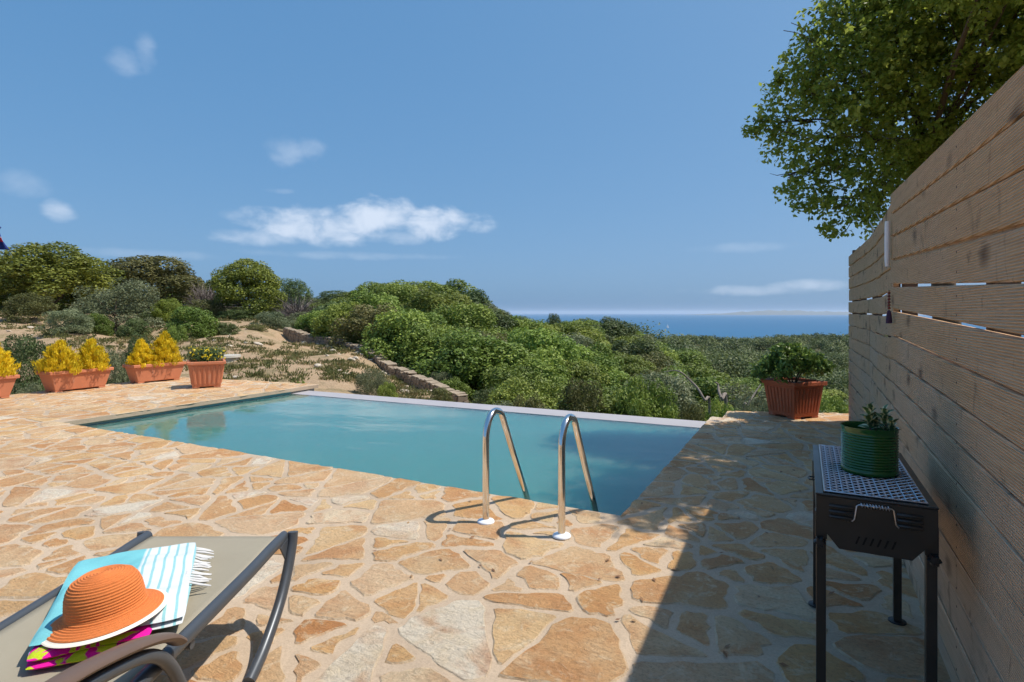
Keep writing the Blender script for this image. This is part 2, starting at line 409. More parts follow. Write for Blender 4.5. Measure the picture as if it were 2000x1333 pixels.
# ================================================================== TERRAIN
SEA_Z = -60.0
TCOL = {  # photo column -> (depth, ground height)
    -900: [(6, -.9), (13, -.8), (20, 0), (40, 2.5), (100, 8), (300, 12), (900, -20), (1500, -90)],
    -200: [(6, -.9), (13, -1.0), (20, -.4), (32, 1.0), (45, 2.4), (60, 3.5), (100, 5), (300, 4), (900, -40), (1500, -90)],
    0:    [(6, -.9), (12, -1.2), (16, -.9), (22, -.3), (30, .60), (45, 2.0), (60, 2.8), (100, 3), (300, -6), (900, -64), (1500, -90)],
    130:  [(6, -.9), (12, -1.2), (16, -.8), (22, -.15), (30, .40), (45, 1.6), (60, 2.6), (100, 3), (300, -6), (900, -64), (1500, -90)],
    250:  [(6, -.9), (12, -1.1), (16, -.75), (24, -.25), (35, .55), (50, 1.8), (80, 2.4), (300, -10), (900, -64), (1500, -90)],
    500:  [(6, -.9), (11.5, -.75), (13, -.50), (18, -.42), (22, -.22), (30, .35), (45, 1.4), (80, 2), (300, -10), (900, -64), (1500, -90)],
    575:  [(6, -.9), (10.8, -.75), (12.5, -.50), (16, -.42), (22, -.32), (30, -.27), (38, .35), (60, 1.6), (90, 1.4), (300, -12), (900, -64), (1500, -90)],
    650:  [(6, -.9), (10.6, -.75), (12, -.50), (16, -.42), (22, -.36), (27, -.36), (34, .15), (60, 1.6), (90, 1), (300, -14), (900, -64), (1500, -90)],
    820:  [(6, -.9), (10, -1.0), (12, -.95), (16, -1.0), (20, -1.52), (26, -1.6), (40, -.4), (62, 1.2), (90, 0), (300, -20), (900, -64), (1500, -90)],
    1000: [(6, -.9), (9.5, -1.8), (12, -2.0), (20, -2.6), (30, -2.4), (45, -1.3), (58, -.8), (75, -2), (120, -12), (300, -35), (900, -64), (1500, -90)],
    1200: [(6, -.9), (9.5, -2.1), (12, -2.3), (20, -3.2), (35, -3.1), (55, -2.2), (72, -2.4), (100, -8), (150, -20), (300, -40), (900, -64), (1500, -90)],
    1320: [(6, -.9), (9.5, -2.3), (12, -2.5), (20, -3.7), (40, -5.0), (65, -6.5), (100, -12), (200, -24), (330, -27), (480, -23), (600, -34), (800, -64), (1500, -90)],
    1420: [(6, -.9), (9.5, -2.3), (12, -2.6), (20, -4), (40, -6.2), (70, -9.5), (110, -14), (200, -24), (330, -29), (500, -25), (620, -34), (800, -64), (1500, -90)],
    1650: [(6, -.9), (9.5, -1.9), (12, -2.4), (20, -4.3), (40, -7.5), (80, -13), (150, -20), (220, -25.5), (330, -29), (500, -23.5), (620, -34), (800, -64), (1500, -90)],
    1820: [(4, -.6), (7, -.7), (12, -2.0), (20, -4), (40, -7), (80, -13), (150, -20), (220, -25.5), (330, -29), (500, -23.5), (620, -34), (800, -64), (1500, -90)],
    2600: [(2, -.4), (7, -.5), (12, -1.2), (40, -4), (100, -10), (300, -20), (500, -20), (800, -64), (1500, -90)],
}
_cols = sorted(TCOL)
_ca = np.array([math.atan((c - 1000) / FPX) for c in _cols])
def _vnoise(x, y, seed=0):
    xi = np.floor(x).astype(np.int64); yi = np.floor(y).astype(np.int64); xf = x - xi; yf = y - yi
    def h(a, b):
        n = (a * 374761393 + b * 668265263 + seed * 974711) & 0x7fffffff
        n = ((n ^ (n >> 13)) * 1274126177) & 0x7fffffff
        return ((n ^ (n >> 16)) & 0xffff) / 65535.0
    u = xf * xf * (3 - 2 * xf); v = yf * yf * (3 - 2 * yf)
    return (h(xi, yi) * (1 - u) + h(xi + 1, yi) * u) * (1 - v) + (h(xi, yi + 1) * (1 - u) + h(xi + 1, yi + 1) * u) * v
def terr(x, y):
    x = np.atleast_1d(np.asarray(x, float)); y = np.atleast_1d(np.asarray(y, float))
    lat = x * RT.x + y * RT.y; d = x * FW.x + y * FW.y
    a = np.arctan2(lat, d); r = np.hypot(x, y)
    zc = []
    for c, ca in zip(_cols, _ca):
        ds = np.log([k[0] / math.cos(ca) for k in TCOL[c]]); zc.append(np.interp(np.log(np.maximum(r, 1)), ds, [k[1] for k in TCOL[c]]))
    zc = np.array(zc); ac = np.clip(a, _ca[0], _ca[-1])
    j = np.clip(np.searchsorted(_ca, ac) - 1, 0, len(_ca) - 2)
    t = (ac - _ca[j]) / (_ca[j + 1] - _ca[j]); t = t * t * (3 - 2 * t)
    k = np.arange(len(x)); z = zc[j, k] * (1 - t) + zc[j + 1, k] * t
    amp = np.clip((r - 9) / 60, 0, 1)
    z = z + amp * ((_vnoise(x / 7, y / 7, 1) - .5) * .8 + (_vnoise(x / 31, y / 31, 2) - .5) * 2.0 * np.clip(r / 120, 0, 1))
    z = z + np.clip((r - 9) / 6, 0, 1) * ((_vnoise(x / 1.3, y / 1.3, 3) - .5) * .16 + (_vnoise(x / .5, y / .5, 4) - .5) * .05)
    z = z + np.clip((r - 13) / 5, 0, 1) * np.clip((60 - r) / 20, 0, 1) * np.clip((-.05 - a) / .3, 0, 1) * ((_vnoise(x / 2.4, y / 2.4, 6) - .5) * .34)
    back = np.clip((np.abs(a) - R(66)) / R(25), 0, 1)                # behind the photographer: level ground
    z = z * (1 - back) + (-.6) * back
    # the terrace is dug in: keep the soil under the slab and the pool
    inx = np.minimum(x + 11.55, .75 - x); iny = np.minimum(y + 3.0, 7.75 - y)
    ins = np.minimum(inx, iny); under = np.clip(ins / .35, 0, 1)
    z = np.where(ins > 0, np.minimum(z, z * (1 - under) + (-2.4) * under), z)
    return z
def gz(p): return float(terr(p[0], p[1])[0])
WALL = [(560, 31.5), (598, 30), (670, 27), (714, 25), (766, 22.5), (840, 20), (905, 18.5)]      # photo column, depth of the dry stone wall
def wall_d(px): return float(np.interp(px, [w[0] for w in WALL], [w[1] for w in WALL]))

def build_terrain():
    aa = np.concatenate([np.arange(-180, -66, 4.0), np.arange(-66, 60, .42), np.arange(60, 180, 4.0)]) * math.pi / 180
    rr = np.concatenate([np.geomspace(1.0, 8, 12), np.geomspace(8.3, 70, 170), np.geomspace(72, 1900, 90)])
    A, RR = np.meshgrid(aa, rr, indexing='ij')
    lat = np.sin(A) * RR; d = np.cos(A) * RR
    X = lat * RT.x + d * FW.x; Y = lat * RT.y + d * FW.y
    Z = terr(X.ravel(), Y.ravel()).reshape(X.shape)
    na, nr = X.shape; idx = np.arange(na * nr).reshape(na, nr)
    i2 = np.vstack([idx, idx[:1]])
    q = np.stack([i2[:-1, :-1], i2[1:, :-1], i2[1:, 1:], i2[:-1, 1:]], -1).reshape(-1, 4)
    me = np_mesh('ground', np.stack([X, Y, Z], -1).reshape(-1, 3), q, M['ground'], smooth=True)
    px = 1000 + FPX * np.tan(np.clip(A, -1.3, 1.3))
    wd = np.interp(px, [-3000, 0, 250, 400, 560] + [w[0] for w in WALL], [46, 46, 40, 38, 34] + [w[1] for w in WALL])
    sand = np.clip((wd + 1.0 - d) / 2.5, 0, 1) * np.clip((920 - px) / 40, 0, 1)
    sand = np.maximum(sand, .25 * (np.abs(A) > R(62)))
    at = me.attributes.new('sand', 'FLOAT', 'POINT'); at.data.foreach_set('value', sand.ravel().astype(np.float32))
    tag(link('ground', me), kind='structure')
build_terrain()

# the sea, the far island, the dry field in the valley
b = MB(); cx = FW * 20000
seg = []
for k in range(65):
    a = -math.pi / 2 + math.pi * k / 64
    seg.append(RT * math.sin(a) * 60000 + FW * math.cos(a) * 60000)
near = [RT * -9000 + FW * 350, RT * 9000 + FW * 350]
b.v = [(p.x, p.y, SEA_Z) for p in seg] + [(near[1].x, near[1].y, SEA_Z), (near[0].x, near[0].y, SEA_Z)]
b.f = [tuple(reversed(range(67)))]
tag(b.obj('sea', M['sea']), kind='structure')

b = MB(); n = 120; rows = 7; DI = 20000.0
for i in range(n + 1):
    px = 1330 + 900 * i / n
    f = i / n
    env = min(1, f / .12) * min(1, (1 - f) / .2)
    hgt = env * (70 + 75 * math.exp(-((px - 1545) / 55) ** 2) + 55 * math.exp(-((px - 1480) / 45) ** 2) + 40 * math.exp(-((px - 1640) / 60) ** 2)
                 + 90 * math.exp(-((px - 1900) / 150) ** 2) + 8 * math.sin(px * .11) + 5 * math.sin(px * .37))
    for j in range(rows):
        g = j / (rows - 1) * 2 - 1
        p = W(px, DI + g * 1400)
        b.v.append((p.x, p.y, SEA_Z - 3 + (1 - g * g) * hgt * (1 + .1 * math.sin(i * 1.7 + j * 2.1))))
for i in range(n):
    for j in range(rows - 1):
        b.f.append((i * rows + j, (i + 1) * rows + j, (i + 1) * rows + j + 1, i * rows + j + 1))
tag(b.obj('distant_island', plain('island_scrub', (.12, .12, .08), .9, vary=.3, scale=.002), smooth=True), kind='structure')

def sheet_on_ground(name, poly_px, mat, dz, nx=20, ny=8):
    """a patch laid on the terrain between four (column, depth) corners"""
    (a, b_, c, d_) = poly_px; m = MB()
    for i in range(nx + 1):
        for j in range(ny + 1):
            u, v = i / nx, j / ny
            px = (a[0] * (1 - u) + b_[0] * u) * (1 - v) + (d_[0] * (1 - u) + c[0] * u) * v
            dd = (a[1] * (1 - u) + b_[1] * u) * (1 - v) + (d_[1] * (1 - u) + c[1] * u) * v
            p = W(px, dd); m.v.append((p.x, p.y, gz(p) + dz))
    for i in range(nx):
        for j in range(ny): m.f.append((i * (ny + 1) + j, (i + 1) * (ny + 1) + j, (i + 1) * (ny + 1) + j + 1, i * (ny + 1) + j + 1))
    return m.obj(name, mat, smooth=True)
tag(sheet_on_ground('dry_field', [(1600, 205), (1760, 200), (1760, 240), (1610, 236)], plain('dry_grass_field', (.46, .36, .20), .95, vary=.15, scale=.05), .7), kind='structure')

# ================================================================== TERRACE AND POOL
PX0, PX1, PY0 = -7.88, -1.05, 3.58                # pool: left, right and near edge
def far_in(x): return 7.02 + (x + 8.0) / 6.95 * .19          # water meets the overflow lip
def far_out(x): return 7.40 + (x + 8.0) / 6.95 * .23
WATER = -.10
rng = random.Random(11)
def half(poly, n, c):
    """keep the side n.p <= c of a convex polygon"""
    out = []
    for i in range(len(poly)):
        p, q = poly[i], poly[(i + 1) % len(poly)]
        dp = n[0] * p[0] + n[1] * p[1] - c; dq = n[0] * q[0] + n[1] * q[1] - c
        if dp <= 0: out.append(p)
        if (dp < 0 < dq) or (dq < 0 < dp):
            t = dp / (dp - dq); out.append((p[0] + (q[0] - p[0]) * t, p[1] + (q[1] - p[1]) * t))
    return out
def area(p): return .5 * sum(p[i][0] * p[(i + 1) % len(p)][1] - p[(i + 1) % len(p)][0] * p[i][1] for i in range(len(p)))
def line_half(p, q, left=True):
    dx, dy = q[0] - p[0], q[1] - p[1]; l = math.hypot(dx, dy); n = (dy / l, -dx / l)       # keep the left of p->q
    return n, n[0] * p[0] + n[1] * p[1]
E_LEFT = line_half((-11.55, 8.0), (-11.15, 3.0))
E_BACKL = line_half((-8.40, 7.60), (-11.3, 7.25))
E_BACKR = line_half((.60, 8.62), (-.92, 8.07))
def stones():
    seeds = []
    tries = 0
    while tries < 60000:
        tries += 1
        x, y = rng.uniform(-12, 1.0), rng.uniform(-1.6, 9.2)
        if PX0 + .02 < x < PX1 - .02 and PY0 + .02 < y < 9.2: continue
        if PX0 < x < PX1 and y > PY0: continue
        md = rng.choice((.30, .36, .44, .52))
        if all((x - s[0]) ** 2 + (y - s[1]) ** 2 > (max(md, s[2]) if rng.random() < .8 else min(md, s[2])) ** 2 for s in seeds): seeds.append((x, y, md))
    cells = []
    for i, (x, y, _) in enumerate(seeds):
        poly = [(x - .8, y - .8), (x + .8, y - .8), (x + .8, y + .8), (x - .8, y + .8)]
        for j, (u, v, _) in enumerate(seeds):
            if i == j or abs(u - x) > 1.5 or abs(v - y) > 1.5: continue
            n = (u - x, v - y); poly = half(poly, n, (u * u + v * v - x * x - y * y) / 2)
            if len(poly) < 3: break
        if len(poly) < 3: continue
        xs = [p[0] for p in poly]; ys = [p[1] for p in poly]
        edge = []
        def cut(poly, n, c, keep=True):
            q = half(poly, n, c); return q
        # outer borders
        if y < PY0 + .6 or x < -7: poly = half(poly, *E_LEFT)
        poly = half(poly, (1, 0), .56)
        if len(poly) < 3: continue
        poly = half(poly, (0, -1), 1.5)
        if x < PX0 and len(poly) > 2: poly = half(poly, *E_BACKL)
        if x > PX1 and len(poly) > 2:
            poly = half(poly, *E_BACKR)
            if y > 7.45 and len(poly) > 2: poly = half(poly, (-1, 0), .92)
        if len(poly) < 3: continue
        # the pool
        inn = half(half(half(poly, (-1, 0), -PX0), (1, 0), PX1), (0, -1), -PY0) if len(poly) > 2 else []
        if len(inn) > 2 and abs(area(inn)) > 1e-5:
            opts = []
            if y <= PY0: opts.append(half(poly, (0, 1), PY0))
            if x <= PX0: opts.append(half(poly, (1, 0), PX0))
            if x >= PX1: opts.append(half(poly, (-1, 0), -PX1))
            opts = [o for o in opts if len(o) > 2]
            if not opts: continue
            poly = max(opts, key=lambda o: abs(area(o)))
        cells.append(poly)
    out = []
    def split(poly):
        a = abs(area(poly))
        target = rng.choice((.03, .042, .055, .075, .10, .15))
        if a < target * 1.35 or a < .05: out.append(poly); return
        # cut across the long axis with a random slant
        best = max(((p, q) for p in poly for q in poly), key=lambda s: (s[0][0] - s[1][0]) ** 2 + (s[0][1] - s[1][1]) ** 2)
        ang = math.atan2(best[1][1] - best[0][1], best[1][0] - best[0][0]) + rng.uniform(-.7, .7)
        t = rng.uniform(.36, .64); c = (best[0][0] * (1 - t) + best[1][0] * t, best[0][1] * (1 - t) + best[1][1] * t)
        n = (math.cos(ang), math.sin(ang)); k = n[0] * c[0] + n[1] * c[1]
        A_, B_ = half(poly, n, k), half(poly, (-n[0], -n[1]), -k)
        if len(A_) > 2 and len(B_) > 2: split(A_); split(B_)
        else: out.append(poly)
    for c in cells: split(c)
    return out
def on_pool_edge(p, q):
    e = 1e-4
    return (abs(p[1] - PY0) < e and abs(q[1] - PY0) < e) or (abs(p[0] - PX0) < e and abs(q[0] - PX0) < e) or (abs(p[0] - PX1) < e and abs(q[0] - PX1) < e)
def on_outer(p, q):
    for n, c in (E_LEFT, E_BACKL, E_BACKR, ((-1, 0), .92)):
        if abs(n[0] * p[0] + n[1] * p[1] - c) < 1e-4 and abs(n[0] * q[0] + n[1] * q[1] - c) < 1e-4: return True
    return False
def stone_shape(poly):
    if area(poly) < 0: poly = poly[::-1]
    src = list(poly); q = list(poly); wide = rng.uniform(.8, 1.25)
    for i in range(len(src)):
        a, b_ = src[i], src[(i + 1) % len(src)]
        if math.hypot(a[0] - b_[0], a[1] - b_[1]) < 1e-6: continue
        n, c = line_half(a, b_)
        off = rng.uniform(-.012, .014) if on_pool_edge(a, b_) else (rng.uniform(-.005, .025) if on_outer(a, b_) else rng.uniform(.006, .021) * wide)
        if off > 0 or not on_pool_edge(a, b_): q = half(q, n, c - off)
        if len(q) < 3: return None
    if abs(area(q)) < .004: return None
    # corner rounding and a ragged outline
    pts = []
    for i in range(len(q)):
        a, b_ = q[i], q[(i + 1) % len(q)]; l = math.hypot(a[0] - b_[0], a[1] - b_[1])
        if l < .004: continue
        cut = min(.022, l * .24); u = ((b_[0] - a[0]) / l, (b_[1] - a[1]) / l)
        bow = rng.gauss(0, .008)
        k = max(2, min(7, int(l / .055) + 1))
        for s in range(k):
            t = cut + (l - 2 * cut) * s / (k - 1)
            w = rng.gauss(0, .0075) + bow * math.sin(math.pi * s / (k - 1)) if 0 < s < k - 1 else rng.gauss(0, .004)
            if on_pool_edge(a, b_) or l < .05: w *= .5
            pts.append((a[0] + u[0] * t - u[1] * w, a[1] + u[1] * t + u[0] * w))
    return pts if len(pts) > 4 else None
def stone_geo(pts):
    n = len(pts); cx = sum(p[0] for p in pts) / n; cy = sum(p[1] for p in pts) / n
    tx, ty = rng.gauss(0, .006), rng.gauss(0, .006); h = rng.uniform(-.0015, .003)
    v = [(p[0], p[1], -.0075) for p in pts]
    for p in pts:
        dx, dy = cx - p[0], cy - p[1]; l = math.hypot(dx, dy); k = min(.011, l * .2) * rng.uniform(.5, 1.6)
        v.append((p[0] + dx / l * k, p[1] + dy / l * k, h + tx * (p[0] - cx) + ty * (p[1] - cy)))
    return v, [tuple(range(n, 2 * n))] + [(i, (i + 1) % n, n + (i + 1) % n, n + i) for i in range(n)], (cx, cy)
def screen(p):
    d = p[0] * FW.x + p[1] * FW.y
    if d < .6: return None
    return 1000 + FPX * (p[0] * RT.x + p[1] * RT.y) / d, HOR + FPX * EYE / d
terrace = thing('terrace', None, None); terrace['kind'] = 'structure'
slabs = MB()
def slab(poly, z0=-.060, z1=-.0042): slabs.prism(poly, z0, z1)
slab([(-11.5, -1.5), (.60, -1.5), (.60, PY0 - .004), (-11.18, PY0 - .004)])
slab([(-11.18, PY0 - .004), (PX0 - .006, PY0 - .004), (PX0 - .006, 7.62), (-8.42, 7.58), (-11.48, 7.22)])
slab([(PX1 + .006, PY0 - .004), (.60, PY0 - .004), (.60, 8.60), (-.91, 8.05), (-.91, 7.46), (PX1 + .006, 7.44)])
slabs.obj('mortar_bed', M['mortar'], terrace)
under = MB()                                                       # masonry that carries the terrace
under.prism([(-11.40, -1.45), (.56, -1.45), (.56, PY0 - .05), (-11.10, PY0 - .05)], -2.6, -.062)
under.prism([(-11.10, PY0 - .05), (PX0 - .05, PY0 - .05), (PX0 - .05, 7.56), (-8.45, 7.52), (-11.40, 7.18)], -2.6, -.062)
under.prism([(PX1 + .05, PY0 - .05), (.56, PY0 - .05), (.56, 8.55), (-.86, 8.03), (-.86, 7.43), (PX1 + .05, 7.40)], -2.6, -.062)
under.obj('retaining_wall', M['concrete'], terrace)
sh = []
for poly in stones():
    p = stone_shape(poly)
    if p is None: continue
    v, f, c = stone_geo(p)
    s2 = [screen(q) for q in p]
    vis = 0
    if all(s2):
        if -40 < sum(q[0] for q in s2) / len(s2) < 2040 and sum(q[1] for q in s2) / len(s2) < 1370: vis = abs(area(s2))
    sh.append((vis, v, f, c, rng.random()))
sh.sort(key=lambda s: -s[0])
def add_edge(me, vals):
    at = me.attributes.new('edge', 'FLOAT', 'FACE'); at.data.foreach_set('value', vals)
def add_tint(me, vals):
    at = me.attributes.new('tint', 'FLOAT', 'FACE'); at.data.foreach_set('value', vals)
for k, (vis, v, f, c, tint) in enumerate(sh[:300]):
    me = bpy.data.meshes.new('stone'); me.from_pydata([(p[0] - c[0], p[1] - c[1], p[2]) for p in v], [], f); me.materials.append(M['stone'])
    add_tint(me, [tint] * len(f)); add_edge(me, [0.0] + [1.0] * (len(f) - 1)); link('stone', me, terrace, loc=(c[0], c[1], 0))
rest = MB(); tv = []; ev = []
for (vis, v, f, c, tint) in sh[300:]:
    rest.add(v, f); tv += [tint] * len(f); ev += [0.0] + [1.0] * (len(f) - 1)
me = rest.mesh('stone_paving', M['stone']); add_tint(me, tv); add_edge(me, ev); tag(link('stone_paving', me, terrace), kind='stuff')

pool = thing('swimming_pool', 'turquoise infinity pool let into the stone terrace', 'pool', (-4.4, 5.3, 0))
def pl(name, mb, mat, **k): return mb.obj(name, mat, pool, loc=(4.4, -5.3, 0), **k)
b = MB(); zb = -1.55
inner = [(PX0 - .045, PY0 - .045), (PX1 + .045, PY0 - .045), (PX1 + .045, far_in(PX1)), (PX0 - .045, far_in(PX0))]
for i in range(4):
    p, q = inner[i], inner[(i + 1) % 4]
    b.add([(p[0], p[1], zb), (q[0], q[1], zb), (q[0], q[1], -.0625 if i < 3 and i != 2 else -.096), (p[0], p[1], -.0625 if i != 2 else -.096)], [(0, 1, 2, 3)])
b.add([(p[0], p[1], zb) for p in inner], [(0, 1, 2, 3)])
pl('basin', b, M['basin'])
# water, finely divided so the gentle swell is in the surface itself
nx, ny = 90, 50; m = MB()
for i in range(nx + 1):
    for j in range(ny + 1):
        x = inner[0][0] + .003 + (inner[1][0] - inner[0][0] - .006) * i / nx; y0 = PY0 - .042; y = y0 + (far_in(x) - .003 - y0) * j / ny
        m.v.append((x, y, WATER + .0012 * math.sin(x * 5 + y * 3) + .001 * math.sin(x * 2.3 - y * 6.1)))
for i in range(nx):
    for j in range(ny): m.f.append((i * (ny + 1) + j, (i + 1) * (ny + 1) + j, (i + 1) * (ny + 1) + j + 1, i * (ny + 1) + j + 1))
top_n = len(m.v); rimi = [i * (ny + 1) for i in range(nx + 1)] + [nx * (ny + 1) + j for j in range(1, ny + 1)] + [i * (ny + 1) + ny for i in range(nx - 1, -1, -1)] + [j for j in range(ny - 1, 0, -1)]
m.v += [(m.v[k][0], m.v[k][1], -1.53) for k in rimi]; nr_ = len(rimi)
for k in range(nr_): m.f.append((rimi[k], top_n + k, top_n + (k + 1) % nr_, rimi[(k + 1) % nr_]))
m.f.append(tuple(range(top_n + nr_ - 1, top_n - 1, -1)))
pl('water', m, M['water'], smooth=True)
b = MB()
x0, x1 = -8.36, PX1 + .045
b.add([(x0, far_in(x0), -1.55), (x1, far_in(x1), -1.55), (x1, far_out(x1), -2.8), (x0, far_out(x0), -2.8),
       (x0, far_in(x0), -.096), (x1, far_in(x1), -.096), (x1, far_out(x1), -.088), (x0, far_out(x0), -.088)],
      [(4, 5, 6, 7), (0, 1, 5, 4), (2, 3, 7, 6), (1, 2, 6, 5), (3, 0, 4, 7)])
pl('overflow_lip', b, M['plaster'], bevel=.006)

# ------------------------------------------------------------------ pool ladder
lad = thing('pool_ladder', 'stainless steel pool ladder with two arched handrails at the near pool edge', 'pool ladder', G(1023, 1034))
lo = Vector(lad.location)
for (bx, by) in ((949, 1020), (1097, 1048)):
    p = G(bx, by) - lo; Y = Vector((.0, 1, 0)); pts = []
    prof = [(0, -.02), (0, .30), (0, .50), (.004, .545), (.018, .59), (.045, .635), (.085, .664), (.13, .672), (.178, .658), (.215, .622), (.245, .57), (.30, .475), (.40, .30), (.52, .10), (.59, -.02), (.635, -.12), (.65, -.25), (.65, -1.0)]
    # smooth the bend
    def cat(P, n=5):
        o = []
        for i in range(len(P) - 1):
            p0, p1, p2, p3 = (Vector(P[max(0, min(len(P) - 1, i + k))]) for k in (-1, 0, 1, 2))
            for s in range(n):
                t = s / n; o.append(.5 * ((2 * p1) + (p2 - p0) * t + (2 * p0 - 5 * p1 + 4 * p2 - p3) * t * t + (3 * p1 - p0 - 3 * p2 + p3) * t ** 3))
        return o + [Vector(P[-1])]
    path = [p + Y * q[0] + Vector((0, 0, q[1])) for q in cat([(a, c, 0) for a, c in prof], 4)]
    MB().tube(path, .0215, 16).obj('handrail', M['chrome'], lad, smooth=True)
    MB().lathe([(.0, .020), (.026, .020), (.034, .017), (.050, .012), (.054, .006), (.054, .001), (.0, .001)], 28, c=p).obj('base_flange', M['white_plastic'], lad, smooth=True)
for k, z in enumerate((-.35, -.62, -.88)):
    a = G(949, 1020) - lo + Vector((0, .65, z)); c = G(1097, 1048) - lo + Vector((0, .65, z))
    MB().box((a + c) / 2, ((c - a).length, .08, .025), Matrix.Rotation(math.atan2((c - a).y, (c - a).x), 3, 'Z')).obj('step', M['chrome'], lad, bevel=.004)

# ================================================================== FENCE
FX = .47
fence = thing('timber_fence', 'tall weathered fence of horizontal ribbed boards along the right side of the terrace', 'fence', (FX, 4.0, 0))
fo = Vector(fence.location)
SEAM = [1.955, 1.828, 1.696, 1.562, 1.418, 1.279, 1.136, 1.001, .868, .735, .602, .470, .338, .206, .074, -.05]
GAP = {4: .016, 5: .015, 6: .006}
panels = [((FX - .005, -.70), (FX - .012, 4.05), -.19, .06), ((FX + .005, 4.065), (FX + .045, 5.95), .03, .02), ((FX + .045, 5.955), (FX + .005, 7.95), .02, .03)]
frng = random.Random(5)
for pi, (a, c, za, zc) in enumerate(panels):
    a = Vector((a[0], a[1], 0)); c = Vector((c[0], c[1], 0)); ax = (c - a).normalized(); nrm = Vector((-ax.y, ax.x, 0))
    for k in range(15):
        top, bot = SEAM[k], SEAM[k + 1]
        g = GAP.get(k + 1, .008); top -= GAP.get(k, .008) * .5; bot += g * .5
        th = .027; m = MB(); nseg = 8
        sag = frng.uniform(-.004, .004) + (-.012 if pi == 1 else 0); off = frng.uniform(-.002, .002)
        for i in range(nseg + 1):
            t = i / nseg; q = a + (c - a) * t - fo + nrm * off
            dz = (za + (zc - za) * t) * min(1, max(0, (top - .2) / 1.7)) + sag * 4 * t * (1 - t)
            if pi > 0: dz += .012 * math.sin(i * 1.9 + k)* .3
            e = .005
            for (u, z) in ((0, top - e), (e, top), (th - e, top), (th, top - e), (th, bot + e), (th - e, bot), (e, bot), (0, bot + e)):
                w = q - nrm * u
                m.v.append((w.x, w.y, z + dz))
        for i in range(nseg):
            for s in range(8):
                m.f.append((i * 8 + s, i * 8 + (s + 1) % 8, (i + 1) * 8 + (s + 1) % 8, (i + 1) * 8 + s))
        m.f += [tuple(range(7, -1, -1)), tuple(range(nseg * 8, nseg * 8 + 8))]
        if k + 1 not in GAP and k < 14:
            b0 = len(m.v)
            for i in range(nseg + 1):
                t = i / nseg; q = a + (c - a) * t - fo + nrm * off
                dz = (za + (zc - za) * t) * min(1, max(0, (top - .2) / 1.7)) + sag * 4 * t * (1 - t)
                for (u, z) in ((.014, bot + .004), (.020, bot + .004), (.020, bot - .016), (.014, bot - .016)):
                    w = q - nrm * u; m.v.append((w.x, w.y, z + dz))
            for i in range(nseg):
                for s4 in range(4): m.f.append((b0 + i * 4 + s4, b0 + i * 4 + (s4 + 1) % 4, b0 + (i + 1) * 4 + (s4 + 1) % 4, b0 + (i + 1) * 4 + s4))
            m.f += [(b0 + 3, b0 + 2, b0 + 1, b0), tuple(range(b0 + nseg * 4, b0 + nseg * 4 + 4))]
        bm = m.obj('board', M['wood'], fence)
for y, top in ((-.3, 1.9), (1.32, 1.93), (2.25, 1.93), (4.0, 2.0), (4.9, 2.0), (5.96, 2.03), (7.0, 2.0), (7.90, 2.05)):
    x = FX + .075 + (.03 if 4.5 < y < 7 else 0)
    MB().box((x - fo.x, y - fo.y, top / 2 - .05), (.07, .07, top + .1)).obj('post', M['post'], fence, bevel=.004)

scr = MB()
for y in (1.32, 2.25, 3.98, 4.12, 4.9, 5.9, 6.0, 7.0, 7.88):
    for k in range(15):
        for f in (.28, .72):
            z = SEAM[k] * (1 - f) + SEAM[k + 1] * f; x = FX - .0405 + (.012 if y > 4.05 else 0) + (.042 * (1 - abs(y - 5.95) / 1.9) if 4.1 < y < 7.9 else 0)
            t_ = (y + .7) / 4.75; z += (-.19 + .25 * t_) * min(1, max(0, (SEAM[k] - .2) / 1.7)) if y < 4.05 else 0
            scr.lathe([(.0, .0012), (.003, .0011), (.0042, 0)], 8)
            for i in range(24): vx, vy, vz = scr.v[-24 + i]; scr.v[-24 + i] = (x - fo.x - vz, y - fo.y + vx + .004 * math.sin(k * 3.1 + f), z + vy)
tag(scr.obj('screws', plain('rusty_screw', (.10, .06, .04), .6, .5, vary=.3), fence, smooth=True), kind='stuff')
# white conduit and bead ornament on the fence
pp = [Vector((FX - .036, 3.99, z)) for z in (1.84, 1.80, 1.74, 1.68, 1.62, 1.575)]
for i, q in enumerate(pp): q.y += -.012 * (5 - i) / 5
pipe = MB().tube(pp, [.013, .0145, .0145, .0145, .014, .011], 12).obj('plastic_conduit', M['white_plastic'], smooth=True)
tag(pipe, 'short white plastic conduit fixed upright to the fence joint', 'pipe')
ornp = Vector((FX - .035, 3.92, 1.43))
ORN_S = .74
orn = thing('bead_ornament', 'string of brown beads with a dark tassel hanging on the fence', 'ornament', ornp)
MB().tube([(0, 0, 0), (0.001, .002, -.12), (0, 0, -.16)], .0022, 6).obj('cord', plain('dark_cord', (.10, .04, .035), .9), orn)
bead = plain('brown_bead', (.22, .05, .03), .4, vary=.3, scale=90)
for k, z in enumerate((-.02, -.043, -.066, -.09, -.114, -.136)):
    MB().lathe([(.002, -.011), (.009, -.007), (.012, 0), (.009, .007), (.002, .011)], 10, c=(0, 0, z)).obj('bead', bead, orn, smooth=True)
MB().lathe([(.003, .0), (.012, -.012), (.016, -.03), (.021, -.075), (.022, -.105), (.004, -.106)], 14, c=(0, 0, -.15)).obj('tassel', plain('plum_yarn', (.07, .035, .075), .95, vary=.4, scale=120, bump=.6), orn, smooth=True)
orn.scale = (ORN_S, ORN_S, ORN_S)
wires = MB()
for (y0, dx, hgt) in ((5.6, .02, .14), (5.75, -.02, .09)):
    wires.tube([(FX + .06, y0, 1.9), (FX + .07 + dx, y0 - .02, 1.98 + hgt * .6), (FX + .05 + dx, y0 + .04, 2.0 + hgt)], .004, 5)
tag(wires.obj('tie_wire', M['wire']), 'bent bits of tie wire sticking up behind the fence top', 'wire')

